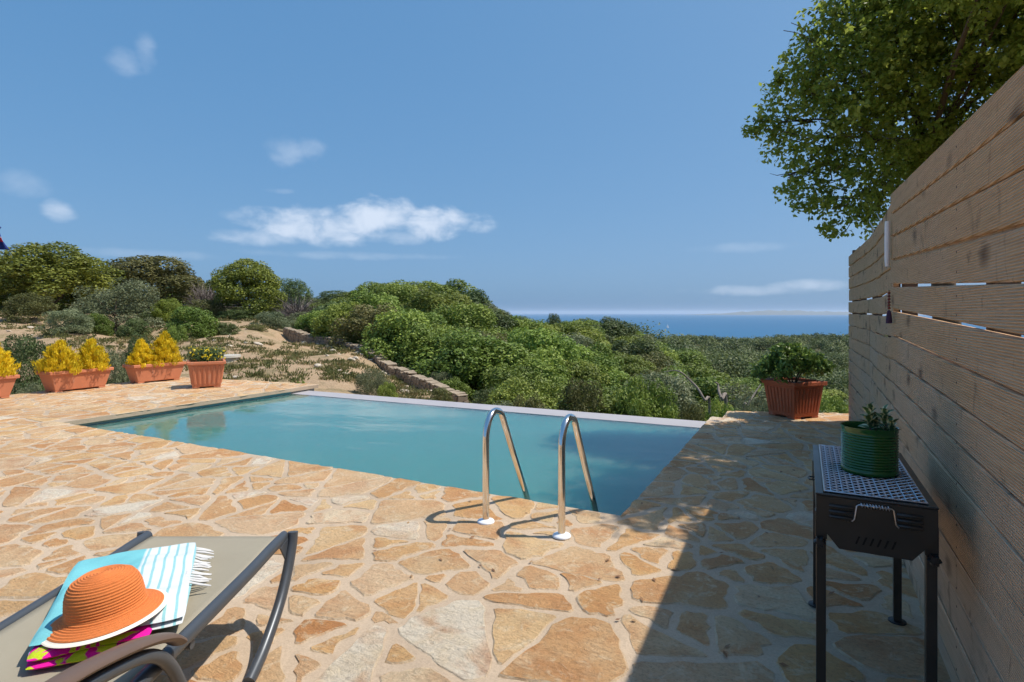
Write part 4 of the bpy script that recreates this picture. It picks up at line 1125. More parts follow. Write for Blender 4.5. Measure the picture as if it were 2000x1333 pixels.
m = MB(); towel_slab(m, .142, .178, .0, .022, 4, .006); m.obj('lower_fold', m_pink(), tp, smooth=True, angle=60)
m = MB(); towel_slab(m, .138, .173, .0215, .020, 5, .006); m.obj('upper_fold', bpy.data.materials['pink_lime_terry'], tp, smooth=True, angle=60, loc=(.004, .006, 0))
ta = thing('bath_towel', 'folded aqua towel with white striped end and fringe on the lounger', 'towel', L(-1.262, 1.860, SZ + .020), TA)
mt = m_towel()
m = MB(); towel_slab(m, .188, .305, .0, .022, 1, .006); m.obj('lower_fold', mt, ta, smooth=True, angle=60)
m = MB(); towel_slab(m, .186, .302, .017, .022, 2, .017); m.obj('upper_fold', mt, ta, smooth=True, angle=60, loc=(.002, .003, 0))
m = MB(); q = random.Random(6)
for k in range(18):
    y = -.06 + k * .0185 + q.uniform(-.004, .004); l = q.uniform(.045, .065); s = q.uniform(-.02, .02)
    m.tube([(.170, y, .026), (.186, y + s * .2, .024), (.186 + l * .5, y + s * .6, .012 + q.uniform(-.004, .006)), (.186 + l, y + s + q.uniform(-.008, .008), .004)], [.004, .0034, .0042, .0020], 6)
m.obj('fringe', M['white_cloth'], ta, smooth=True)

# straw hat
hat = thing('straw_hat', 'orange straw hat with a white brim edge lying on the towels', 'hat', L(-1.172, 1.645, SZ + .082), YAW + R(25))
hat.rotation_mode = 'QUATERNION'; hat.rotation_quaternion = Quaternion(FW, R(-5)) @ Quaternion(RT, R(3)) @ Quaternion((0, 0, 1), YAW + R(25))
def ridged(pts, step=.0078, amp=.0020):
    out = []
    for (a, c) in zip(pts, pts[1:]):
        l = math.hypot(c[0] - a[0], c[1] - a[1]); k = max(1, int(round(l / (step / 2)))); nx_, nz_ = (c[1] - a[1]) / l, -(c[0] - a[0]) / l
        for i in range(k):
            t = i / k; s = amp if (len(out) % 2) else 0
            out.append((a[0] + (c[0] - a[0]) * t + nx_ * s, a[1] + (c[1] - a[1]) * t + nz_ * s))
    return out + [pts[-1]]
crownp = [(.142, -.0125), (.134, -.009), (.118, -.002), (.105, .005), (.098, .014), (.096, .036), (.093, .060), (.087, .080), (.076, .096), (.056, .107), (.030, .112), (.002, .1115)]
MB().lathe(ridged(crownp), 64, sx=1.0, sy=.90).obj('crown', M['straw'], hat, smooth=True, angle=12)
brimp = [(.1415, -.0128), (.146, -.0142), (.151, -.016), (.154, -.018), (.151, -.0195), (.133, -.013), (.110, -.004)]
MB().lathe(ridged(brimp[:4], amp=.0008) + brimp[4:], 64, sx=1.0, sy=.92).obj('brim_edge', M['straw_w'], hat, smooth=True, angle=12)

# ================================================================== HILLSIDE: WALL, TANK, ROCKS, FLAG
wl_ = thing('dry_stone_wall', 'brown dry stone wall running down the hillside beyond the pool', 'wall', (lambda p: (p.x, p.y, gz(p)))(W(720, 25)))
wo = Vector(wl_.location); q = random.Random(21); wst = MB(); path = []
for i in range(141):
    px = 560 + (905 - 560) * i / 140; dd_ = wall_d(px); p = W(px, dd_); zb0 = Zat(float(np.interp(px, [560, 598, 670, 714, 766, 840, 905], [652, 670, 694, 712, 735, 770, 802])), dd_); path.append(Vector((p.x, p.y, zb0)))
zz = [max(p.z, gz(p) - .08) for p in path]
for i, p in enumerate(path): p.z = sum(zz[max(0, i - 9):i + 10]) / len(zz[max(0, i - 9):i + 10])
for i in range(140):
    a, c = path[i], path[i + 1]; dr = (c - a); dl = Vector((dr.x, dr.y, 0)).length; ang = math.atan2(dr.y, dr.x); mid = (a + c) / 2 - wo
    for k in range(-3, 3):
        z = -.06 + k * .155
        for side in (-1, 1):
            nrm = Vector((-math.sin(ang), math.cos(ang), 0))
            wst.box(mid + nrm * side * (.10 + q.uniform(-.02, .03)) + Vector((0, 0, z + .07)) + dr.normalized() * q.uniform(-.02, .02), (dl * q.uniform(.80, 1.0), .19, .142 + q.uniform(-.02, .02)),
                    Matrix.Rotation(ang + q.uniform(-.08, .08), 3, 'Z') @ Matrix.Rotation(-math.atan2(dr.z, dl), 3, 'Y'))
o = wst.obj('wall_stones', M['wallstone'], wl_); tag(o, kind='stuff')
for i in range(0, 140, 2):
    a, c = path[i], path[min(140, i + 2)]; dr = c - a; dl = Vector((dr.x, dr.y, 0)).length; ang = math.atan2(dr.y, dr.x)
    if q.random() < .12: continue
    MB().box((0, 0, 0), (dl * q.uniform(.82, .98), .40 + q.uniform(-.05, .05), .055 + q.uniform(-.02, .03))).obj('coping_stone', M['coping'], wl_, bevel=.02,
        loc=(a + c) / 2 - wo + Vector((0, 0, .435 + q.uniform(-.02, .03))), rot=(q.uniform(-.05, .05), -math.atan2(dr.z, dl), ang + q.uniform(-.06, .06)))

def on_ground(px, d, dz=0): p = W(px, d); return Vector((p.x, p.y, gz(p) + dz))
tk = thing('concrete_tank', 'low round concrete tank with flat lid behind the square pot', 'tank', on_ground(437, 20.0, -.05))
zt = Zat(694, 20.0) - tk.location.z
MB().lathe([(.0, -.3), (.50, -.3), (.50, zt - .09), (.0, zt - .09)], 28).obj('ring', M['concrete'], tk, smooth=True)
MB().lathe([(.0, zt - .085), (.55, zt - .085), (.56, zt - .07), (.55, zt), (.0, zt + .01)], 28).obj('lid', M['concrete'], tk, smooth=True)

def rock_mesh(seed, n=2):
    bm = bmesh.new(); bmesh.ops.create_icosphere(bm, subdivisions=n, radius=.5); q = random.Random(seed); off = [Vector((q.gauss(0, 1), q.gauss(0, 1), q.gauss(0, 1))).normalized() for _ in range(9)]
    for v in bm.verts:
        for o_ in off:
            t = v.co.dot(o_) - .34
            if t > 0: v.co -= o_ * t * .85
        v.co *= 1 + q.uniform(-.04, .04)
    me = bpy.data.meshes.new('rock'); bm.to_mesh(me); bm.free(); me.materials.append(M['rock']); return me
rocks = [rock_mesh(k) for k in range(5)]
q = random.Random(77)
o = link('boulder', rocks[0], loc=on_ground(327, 13.6, .22), rot=(.2, .1, .5), scale=(.62, .5, .85)); tag(o, 'pale grey boulder behind the planter next to the square pot', 'rock')
spots = []
for k in range(60):
    px = q.uniform(0, 800); d = q.uniform(14, 34)
    if px > 560 and d > wall_d(px) - 1: continue
    spots.append((px, d, q.uniform(.10, .34)))
for k in range(26):
    px = q.uniform(600, 840); spots.append((px, wall_d(px) - q.uniform(.4, 1.1), q.uniform(.10, .24)))
for (px, d, s) in spots:
    o = link('rock', q.choice(rocks), loc=on_ground(px, d, s * .08), rot=(q.uniform(-.3, .3), q.uniform(-.3, .3), q.uniform(0, 6)), scale=(s * q.uniform(.8, 1.6), s, s * q.uniform(.4, .7)))
    tag(o, 'small pale limestone rock lying on the sandy bank', 'rock', 'loose rocks on the sandy bank')

# flag on its pole at the left border
fd = 30.0; fp = on_ground(-9, fd); fz = fp.z
flag = thing('flag', 'limp dark blue and red flag on a pole at the left picture edge', 'flag', fp)
MB().tube([(0, 0, -.3), (0, 0, Zat(432, fd) - fz)], [.04, .03], 10).obj('pole', M['white_plastic'], flag, smooth=True)
def m_flag():
    t = NT('flag_cloth'); x, y, z = t.sep(t.obj())
    n = t.math('ADD', z, t.math('MULTIPLY', t.noise(t.obj(), 3, 2), .2))
    c = t.ramp(t.math('FRACT', t.math('MULTIPLY', n, .72)), [(0, (.015, .03, .16)), (.30, (.015, .03, .16)), (.33, (.42, .02, .04)), (.46, (.42, .02, .04)), (.48, (.5, .45, .5)), (.52, (.02, .045, .2)), (1, (.015, .03, .16))])
    t.set(c, .8, 0, .2); return t.m
m = MB(); zt = Zat(438, fd) - fz; zb_ = Zat(488, fd) - fz
rows = 26
for i in range(rows + 1):
    f = i / rows; zc = zt + (zb_ - zt) * f
    reach = (.10 + .52 * f ** 1.4) if f > .08 else .28 - f
    for j in range(9):
        u = j / 8; m.v.append(tuple(RT * (.02 + u * reach + .10 * f) + FW * (.06 * math.sin(u * 9 + f * 4)) + Vector((0, 0, zc - .18 * u * (1 - f)))))
for i in range(rows):
    for j in range(8): m.f.append((i * 9 + j, i * 9 + j + 1, (i + 1) * 9 + j + 1, (i + 1) * 9 + j))
fc = m.obj('cloth', m_flag(), flag, smooth=True); fc.modifiers.new('thick', 'SOLIDIFY').thickness = .01

# ================================================================== TREES AND SHRUBS
V = {}
def var(kind, seeds, fn): V[kind] = [fn(s) for s in seeds]
var('maquis', range(5), lambda s: crown_mesh('maquis_foliage', dome_lobes(100 + s, 40, r=(.09, .175)), 17000, .038, .024, M['maquis'], s, lo=.55))
var('maquis_dark', range(2), lambda s: crown_mesh('dark_foliage', dome_lobes(130 + s, 50, r=(.075, .15)), 14000, .038, .024, M['dark_leaf'], s, lo=.55))
var('maquis_olive', range(2), lambda s: crown_mesh('olive_foliage', dome_lobes(150 + s, 46, r=(.08, .14)), 14000, .040, .016, M['olive'], s, .8, lo=.5))
var('maquis_brown', range(2), lambda s: crown_mesh('brown_foliage', dome_lobes(170 + s, 44, r=(.07, .14)), 12000, .038, .019, M['brownish'], s, .8, lo=.5))
var('near', range(2), lambda s: crown_mesh('near_foliage', dome_lobes(190 + s, 70, R0=.40, r=(.06, .12)), 26000, .030, .016, M['maquis'], s, .7, lo=.5))
var('near_brown', range(1), lambda s: crown_mesh('near_brown_foliage', dome_lobes(210 + s, 70, R0=.40, r=(.05, .10)), 20000, .028, .015, M['brownish'], s, .8, lo=.5))
var('near_olive', range(1), lambda s: crown_mesh('near_olive_foliage', dome_lobes(220 + s, 60, R0=.40, r=(.06, .11)), 22000, .032, .010, M['olive'], s, .9, lo=.45))
var('near_dark', range(1), lambda s: crown_mesh('near_dark_foliage', dome_lobes(230 + s, 60, R0=.40, r=(.06, .11)), 22000, .032, .012, M['dark_leaf'], s, .9, lo=.45))
var('pine', range(4), lambda s: crown_mesh('pine_foliage', umbrella_lobes(300 + s, 80), 34000, .030, .017, M['pine'], s, .6, lo=.5))
var('brown_tree', range(2), lambda s: crown_mesh('brown_tree_foliage', umbrella_lobes(320 + s, 80, z0=.2), 32000, .030, .017, M['brownish'], s, .7, lo=.5))
var('dark_tree', range(2), lambda s: crown_mesh('dark_tree_foliage', umbrella_lobes(340 + s, 70, z0=.15, z1=.88, R0=.34), 20000, .030, .015, M['dark_leaf'], s, .7, lo=.5))
var('olive_tree', range(2), lambda s: crown_mesh('olive_tree_foliage', dome_lobes(360 + s, 44, R0=.37, r=(.09, .15), z0=.10, z1=.84), 14000, .036, .014, M['olive'], s, .9, lo=.45))
var('twigs', range(2), lambda s: twig_mesh('bare_twigs', 400 + s, M['grey_twig']))
TR = [trunk_mesh('trunk', 500 + k, M['bark'], limbs=7) for k in range(3)]
tq = random.Random(40)
def tree(name, label, cat, px, py_top, d, wpx, kind, group=None, trunk=True, k=None, sink=0.0, loc=None):
    """a told-apart tree: its foot on the ground at (column, depth), its top at the given row"""
    p = on_ground(px, d, -sink); h = Zat(py_top, d) - p.z; w = wpx * d / FPX * (1.12 if px < 640 and d > 25 else 1.0)
    t = thing(name, label, cat, p, tq.uniform(0, 6.28), group)
    vs = V[kind]; me = vs[k % len(vs)] if k is not None else tq.choice(vs)
    link('crown', me, t, scale=(w * 1.06, w * 1.06, h * 1.03))
    if trunk: link('trunk', tq.choice(TR), t, scale=(w * .9, w * .9, h * .95))
    return t
tree('pine_tree', 'broad bright green pine at the far left of the hillside', 'tree', 98, 474, 40, 212, 'pine', k=0)
tree('pine_tree', 'lower pine limb of foliage beside the flag at the left edge', 'tree', 5, 512, 42, 90, 'pine', k=1)
tree('pine_tree', 'tall rounded bright green pine left of the grey bare shrub', 'tree', 483, 508, 42, 142, 'pine', k=2)
tree('pine_tree', 'small flat topped bright pine in front of the brownish tree', 'tree', 328, 580, 33, 58, 'pine', k=3)
tree('evergreen_tree', 'wide brownish green tree behind the round olive tree', 'tree', 292, 497, 47, 200, 'brown_tree', k=0)
tree('evergreen_tree', 'dark green tree rising behind the grey bare shrub', 'tree', 568, 540, 46, 92, 'dark_tree', k=0)
tree('evergreen_tree', 'small dark green tree on the ridge right of the bare shrub', 'tree', 652, 568, 58, 108, 'dark_tree', k=1)
tree('olive_tree', 'round grey green olive tree in the middle of the left slope', 'tree', 228, 537, 31, 142, 'olive_tree', k=0, sink=.1)
tree('bare_shrub', 'leafless grey shrub left of the dry stone wall top', 'shrub', 578, 570, 40, 84, 'twigs', trunk=False, k=0)
tree('bare_shrub', 'grey twiggy shrub between the brownish tree and the tall pine', 'shrub', 402, 548, 46, 70, 'twigs', trunk=False, k=1)
tree('round_shrub', 'rounded pale grey green shrub on the open slope at left', 'shrub', 128, 600, 27, 84, 'maquis_olive', trunk=False, sink=.1)
tree('round_shrub', 'yellowish green shrub at the foot of the far left pine', 'shrub', 62, 568, 33, 84, 'maquis_brown', trunk=False, sink=.1)
tree('round_shrub', 'green rounded shrub standing above the second planter box', 'shrub', 376, 593, 27, 84, 'maquis', trunk=False, sink=.1)
tree('round_shrub', 'low dark shrub right of the green rounded shrub', 'shrub', 436, 627, 28, 52, 'maquis_dark', trunk=False, sink=.1)
tree('round_shrub', 'grey green shrub at the upper end of the stone wall', 'shrub', 532, 606, 33, 72, 'maquis_olive', trunk=False, sink=.1)
tree('round_shrub', 'dark shrub filling the gap under the tall pine', 'shrub', 470, 600, 40, 70, 'maquis_dark', trunk=False, sink=.1)
tree('round_shrub', 'low olive shrub below the bare grey shrub', 'shrub', 590, 622, 34, 66, 'maquis_olive', trunk=False, sink=.1)
tree('round_shrub', 'dark shrub in the shade of the olive tree', 'shrub', 300, 600, 37, 60, 'maquis_dark', trunk=False, sink=.1)
tree('juniper_bush', 'tall dark feathery bush behind the left planter box', 'bush', 30, 632, 13.4, 130, 'near_dark', trunk=False, sink=.3)
tree('juniper_bush', 'grey green feathery bush between the two long planters', 'bush', 215, 662, 13.2, 86, 'near_olive', trunk=False, sink=.3)
tree('juniper_bush', 'dark green bush behind the slim golden conifer', 'bush', 272, 644, 15.5, 64, 'near_dark', trunk=False, sink=.3)
tree('juniper_bush', 'small grey bush low between left and middle planter', 'bush', 48, 735, 12.4, 80, 'near_olive', trunk=False, sink=.2)
tree('juniper_bush', 'dark bush peeping over the middle planter box', 'bush', 120, 672, 14.0, 96, 'near_dark', trunk=False, sink=.3)
tree('bank_shrub', 'grey green shrub standing on the sandy bank behind the pool', 'shrub', 728, 712, 13.6, 72, 'near_olive', trunk=False, sink=.1)
tree('bank_shrub', 'bright green low shrub right of the grey one on the bank', 'shrub', 755, 742, 12.6, 48, 'near', trunk=False, sink=.05)
tree('bank_shrub', 'small green tuft shrub at the terrace corner', 'shrub', 587, 738, 11.9, 30, 'near', trunk=False, sink=.05)
tree('bank_shrub', 'straw coloured shrub at the lower end of the stone wall', 'shrub', 860, 752, 15.5, 50, 'near_brown', trunk=False, sink=.1)
# scrub that closes the left slope behind and between those trees
for (px, top, d, w, kind, lab) in (
        (150, 545, 52, 90, 'maquis_dark', 'dark scrub seen between the far left pine and the olive tree'),
        (30, 560, 50, 110, 'maquis_dark', 'dark scrub under the far left pine'),
        (345, 560, 54, 100, 'maquis', 'green scrub behind the small flat topped pine'),
        (400, 580, 40, 76, 'maquis_brown', 'dull brownish shrub below the grey twiggy shrub'),
        (440, 575, 50, 90, 'maquis_dark', 'dark scrub left of the tall pine foot'),
        (540, 575, 50, 80, 'maquis', 'green scrub right of the tall pine foot'),
        (620, 590, 52, 80, 'maquis', 'green scrub just right of the leafless shrub'),
        (600, 606, 44, 60, 'maquis_brown', 'brown scrub behind the upper end of the wall'),
        (250, 575, 50, 110, 'maquis_dark', 'dark scrub behind the olive tree foot'),
        (196, 524, 56, 90, 'maquis_dark', 'dark scrub closing the skyline right of the far left pine'),
        (398, 540, 56, 110, 'maquis_dark', 'dark scrub closing the skyline left of the tall pine'),
        (612, 576, 56, 100, 'maquis_dark', 'dark scrub closing the skyline right of the dark tree'),
        (694, 568, 60, 110, 'maquis', 'green scrub at the left foot of the ridge dome'),
        (88, 590, 44, 80, 'maquis', 'green scrub behind the pale rounded shrub'),
        (192, 608, 29, 46, 'maquis', 'small green shrub left under the olive tree'),
        (262, 618, 29, 50, 'maquis_dark', 'small dark shrub right under the olive tree'),
        (345, 632, 25, 40, 'maquis', 'low green shrub before the green rounded shrub'),
        (500, 632, 30, 40, 'maquis_brown', 'low brownish shrub on the path to the wall'),
        (20, 590, 40, 60, 'maquis_brown', 'yellowish shrub at the left edge of the slope')):
    tree('slope_shrub', lab, 'shrub', px, top, d, w, kind, trunk=False, sink=.15)
# the ridge
tree('ridge_tree', 'green domed tree at the left end of the wooded ridge', 'tree', 745, 549, 58, 130, 'maquis', k=0)
tree('ridge_tree', 'broad green tree in the middle of the wooded ridge dome', 'tree', 805, 546, 62, 150, 'maquis', k=3)
tree('ridge_tree', 'tallest tree on top of the wooded ridge dome', 'tree', 868, 540, 61, 150, 'maquis', k=1)
tree('ridge_tree', 'tree on the right shoulder of the wooded ridge dome', 'tree', 918, 558, 56, 110, 'maquis_dark', k=1)
tree('ridge_tree', 'lone dark brownish tree standing against the sea', 'tree', 1080, 609, 56, 46, 'dark_tree', k=0)
tree('ridge_tree', 'rounded tree against the sea at the right end of the ridge', 'tree', 1192, 614, 66, 60, 'maquis_dark', k=0)
tree('ridge_tree', 'low rounded tree left of the one at the ridge end', 'tree', 1138, 620, 64, 62, 'maquis', k=3)
tree('ridge_tree', 'brownish bushy tree where the ridge meets the horizon', 'tree', 985, 604, 57, 48, 'maquis_brown', k=0)

# ------------------------------------------------------------------ the maquis on the slope beyond the pool
SIL = [(590, 632), (640, 590), (690, 573), (705, 561), (740, 551), (800, 549), (860, 543), (900, 551), (930, 574), (955, 598), (975, 606), (1005, 611), (1060, 627), (1130, 622), (1190, 617), (1215, 633),
       (1270, 650), (1327, 672), (1350, 699), (1370, 716), (1400, 724), (1500, 738), (1560, 745), (1655, 752), (1720, 755)]
def sil(px): return float(np.interp(px, [s[0] for s in SIL], [s[1] for s in SIL]))
KIND = {'maquis': ('green', .60), 'maquis_dark': ('dark green', .16), 'maquis_olive': ('grey green', .12), 'maquis_brown': ('brownish', .12)}
protos = {}
sq = random.Random(19); placed = []; count = 0
def shrub(px, d, w, h, kind):
    key = kind; vs = V[kind]; me = sq.choice(vs)
    p = on_ground(px, d, -.12)
    o = bpy.data.objects.new('maquis_shrub', me); C.objects.link(o)
    o.location = p; o.rotation_euler = (0, 0, sq.uniform(0, 6.28)); o.scale = (w * sq.uniform(.9, 1.15), w * sq.uniform(.9, 1.15), h)
    tone = {'maquis': 'green', 'near': 'green', 'maquis_dark': 'dark green', 'near_dark': 'dark green', 'maquis_olive': 'grey green', 'near_olive': 'grey green', 'maquis_brown': 'brownish', 'near_brown': 'brownish'}[kind]
    depth = 'close behind the pool edge' if d < 16 else 'low on the slope' if d < 27 else 'halfway up the slope' if d < 44 else 'high on the ridge'
    side = 'behind the stone wall' if px < 850 else 'above the left handrail' if px < 1010 else 'above the right handrail' if px < 1180 else 'left of the red brown pot' if px < 1470 else 'around the red brown pot'
    tag(o, 'dense %s shrub %s, %s' % (tone, depth, side), 'shrub', '%s shrubs %s %s' % (tone, depth, side))
tries = 0
while count < 275 and tries < 40000:
    tries += 1
    px = sq.uniform(590, 1720); d = math.exp(sq.uniform(math.log(9.6), math.log(78)))
    if px < 915 and d < wall_d(px) + 1.2: continue
    if px >= 915 and px < 960 and d < 11.5: continue
    p = W(px, d)
    if p.y < 8.4 and p.x > -8.5: 
        if p.y < far_out(p.x) + .75: continue
    if p.x > -1.6 and p.y < 9.6: continue
    w = sq.uniform(2.4, 4.6) if d > 38 else sq.uniform(1.9, 3.4) if d > 22 else sq.uniform(1.2, 2.2)
    if px < 960 and d < wall_d(px) + .55 + w * .72: continue
    if any((p.x - a) ** 2 + (p.y - b_) ** 2 < (.43 * (w + ww) * .82) ** 2 for a, b_, ww in placed): continue
    zmax = Zat(sil(px) + sq.uniform(0, 12), d)
    h = min(w * sq.uniform(.72, 1.05) + .3, zmax - gz(p))
    if d < 14: h = min(h, Zat(sq.uniform(690, 770), d) - gz(p))
    if h < .6: continue
    placed.append((p.x, p.y, w)); count += 1
    r = sq.random(); acc = 0; kind = 'maquis'
    for kk, (tone, wt_) in KIND.items():
        acc += wt_
        if r < acc: kind = kk; break
    if d < 17: kind = {'maquis': 'near', 'maquis_dark': 'near_dark', 'maquis_olive': 'near_olive', 'maquis_brown': 'near_brown'}[kind]
    shrub(px, d, w * 1.45, h * 1.08, kind)

for k in range(15):                                            # a row that leans on the wall from behind
    px = 588 + k * 21; d = wall_d(px) + sq.uniform(1.3, 1.6)
    shrub(px, d, sq.uniform(1.2, 1.6), sq.uniform(.75, 1.05), sq.choice(('maquis', 'maquis', 'maquis_dark', 'maquis_olive', 'maquis_brown')))
# the near bushes just past the overflow lip, with the old bent branches
tree('near_bush', 'bright green bush right behind the overflow edge of the pool', 'bush', 1262, 716, 11.2, 150, 'near', trunk=False, k=0, sink=.1)
tree('near_bush', 'brownish green bush left of the bright one behind the pool', 'bush', 1140, 716, 11.6, 130, 'near_brown', trunk=False, k=0, sink=.1)
tree('near_bush', 'grey brown dry bush behind the pool edge', 'bush', 1030, 752, 11.4, 100, 'near_brown', trunk=False, k=0, sink=.1)
tree('near_bush', 'low dry bush next to the corner of the right terrace', 'bush', 1352, 760, 10.4, 84, 'near_brown', trunk=False, k=0, sink=.1)
tree('near_bush', 'green bush below the long bare branch', 'bush', 1402, 762, 10.4, 96, 'near', trunk=False, k=0, sink=.1)
tree('near_bush', 'loose leafy bush left of the large red brown pot', 'bush', 1452, 748, 10.8, 100, 'near_olive', trunk=False, k=0, sink=.1)
tree('near_bush', 'green bush right of the large red brown pot', 'bush', 1625, 752, 13.0, 110, 'near', trunk=False, k=1, sink=.1)
tree('near_bush', 'pale green bush behind the large red brown pot', 'bush', 1520, 738, 12.5, 110, 'near_olive', trunk=False, k=0, sink=.1)
def branch(label, pts, d, r0):
    base = on_ground(pts[0][0], d, -.1); pts = [(pts[0][0], HOR + (EYE - base.z) * FPX / d)] + pts
    path = [W(px, d + .12 * math.sin(i * 2.1), Zat(py, d)) - base for i, (px, py) in enumerate(pts)]
    path = smoothp(path, 4); n = len(path)
    o = MB().tube(path, [r0 * (1 - .75 * i / n) for i in range(n)], 7).obj('bent_branch', M['bark_grey'], smooth=True, loc=base); tag(o, label, 'branch')
branch('long bare branch arching out of the bushes behind the pool', [(1386, 792), (1376, 780), (1362, 758), (1345, 742), (1332, 728), (1318, 724), (1296, 728)], 12.4, .034)
branch('short thick upright branch left of the large red brown pot', [(1418, 785), (1410, 778), (1404, 765), (1402, 752), (1397, 746)], 12.2, .048)
branch('leaning dark trunk just left of the large red brown pot', [(1452, 806), (1460, 790), (1472, 772), (1486, 752)], 12.0, .036)

# ------------------------------------------------------------------ far woodland in the valley and on the ridge above the sea: one mass
def far_wood():
    g = np.random.default_rng(31); vs, qs, ts = [], [], []; base = 0
    n = 0; tries = 0
    while n < 1500 and tries < 60000:
        tries += 1
        px = g.uniform(560, 1850); d = math.exp(g.uniform(math.log(72), math.log(690)))
        if px < 1180 and d > 130: continue
        p = W(px, d)
        if 1585 < px < 1780 and 196 < d < 246: continue
        if d < 190 and g.random() < .25: continue
        z = gz(p)
        hh = g.uniform(3.5, 6.5) if d < 250 else g.uniform(6, 10.5); ww = hh * g.uniform(.95, 1.5)
        lim = Zat(float(np.interp(px, [590, 1215, 1270, 1290, 1350, 1430, 1480, 1540, 1660, 1800], [640, 640, 650, 652, 655, 661, 660, 653, 652, 652])) + g.uniform(0, 4), d)
        hh = min(hh, lim - z)
        if hh < 1.5: continue
        lf = max(.30, .0024 * d); m_ = int(min(520, 2.6 * ww * hh / (lf * lf * .7)))
        lob = [(g.normal() * .2 * ww, g.normal() * .2 * ww, hh * g.uniform(.4, .8), ww * g.uniform(.18, .30)) for _ in range(9)]
        q_, dd, k = lobe_points(lob, m_ * 2, g, .7, 1.05, .6)
        q_, dd, k = q_[:m_], dd[:m_], k[:m_]
        v, f = leaves(q_ + np.array([p.x, p.y, z]), dd + np.array([0, 0, .35]), lf * 1.15, lf * .8, g, .45)
        tone = g.random(); vs.append(v); qs.append(f + base); base += len(v); ts.append(np.clip(.72 * tone + .3 * g.random(len(f)) - .02, 0, 1)); n += 1
    o = link('far_woodland', np_mesh('far_woodland', np.concatenate(vs), np.concatenate(qs), M['wood_far'], np.concatenate(ts)))
    tag(o, 'distant evergreen woodland filling the valley below the sea', 'woodland', kind='stuff')
far_wood()

# ------------------------------------------------------------------ grass and herbs on the bank
def grass():
    g = np.random.default_rng(12); pts = []
    while len(pts) < 1900:
        px = g.uniform(-60, 880); d = math.exp(g.uniform(math.log(11.3), math.log(44)))
        if px > 540 and d > wall_d(px) - .5: continue
        p = W(px, d)
        if p.y < 7.8 and p.x > -11.7: continue
        k = _vnoise(np.array([p.x / 2.2]), np.array([p.y / 2.2]), 9)[0]
        if k < .47 and not (430 < px < 600 and 14 < d < 26 and g.random() < .5): continue
        pts.append((p.x, p.y, gz(p), d))
    vs = []; ts = []
    for (x, y, z, d) in pts:
        nb = 30; sp = g.uniform(.10, .34); hh = g.uniform(.06, .20) * (1.5 if g.random() < .15 else 1.0)
        a = g.uniform(0, 6.28, nb); s_ = np.sqrt(g.random(nb))
        c = np.stack([x + np.cos(a) * s_ * sp, y + np.sin(a) * s_ * sp, z + hh * g.random(nb) * (1.1 - s_ * .7)], 1)
        out_ = np.stack([np.cos(a) * s_, np.sin(a) * s_, np.full(nb, .25)], 1)
        v, _ = leaves(c, out_, .085 + .0012 * d, .022 + .0008 * d, g, .5, along=out_ * .7 + np.array([0, 0, .9]))
        vs.append(v); ts.append(np.clip(g.random() * .75 + .25 * g.random(nb), 0, 1))
    v = np.concatenate(vs); q_ = np.arange(len(v)).reshape(-1, 4)
    tag(link('grass_tufts', np_mesh('grass_tufts', v, q_, M['grass'], np.concatenate(ts))), 'tufts of grass and herbs growing on the sandy bank', 'grass', kind='stuff')
grass()

# ------------------------------------------------------------------ the evergreen oak leaning over the fence
LOB = [(1900, 60, 5.6, .80), (1770, 50, 5.9, .70), (1665, 40, 6.2, .46), (1600, 110, 6.3, .34), (1565, 175, 6.4, .32), (1515, 240, 6.4, .20), (1478, 246, 6.4, .14), (1462, 262, 6.4, .09), (1580, 270, 6.3, .38),
       (1535, 345, 6.2, .20), (1505, 350, 6.2, .10), (1655, 170, 6.0, .55), (1700, 270, 6.0, .50), (1620, 355, 6.1, .30), (1575, 385, 6.1, .16), (1665, 395, 6.0, .24), (1632, 445, 6.0, .13), (1612, 440, 6.0, .08), (1700, 415, 6.0, .22), (1725, 372, 6.1, .22),
       (1800, 190, 6.0, .68), (1850, 290, 6.4, .48), (1950, 170, 5.8, .72), (1750, -30, 6.2, .60), (1880, -50, 6, .75), (2050, 40, 5.6, .85), (2100, -60, 5.6, .85), (1675, -10, 6.3, .36), (1770, 330, 6.5, .34),
       (2080, -130, 4.5, .75), (2180, 60, 4.7, .8), (2250, -150, 5.2, .9), (2150, 200, 5.6, .8), (1965, -190, 4.16, .62), (1935, -150, 4.75, .62), (2010, -240, 3.85, .5), (2060, -200, 4.4, .6), (1545, 60, 6.3, .07), (1530, 150, 6.35, .09), (1510, 150, 6.35, .06)]
tl = [tuple(W(px, d, Zat(py, d))) + (r,) for px, py, d, r in LOB]
tb = W(1850, 7.0); tb.z = gz(tb)
oak = thing('oak_tree', 'large evergreen oak leaning over the fence from the right', 'tree', tb)
g = np.random.default_rng(77); q = random.Random(78)
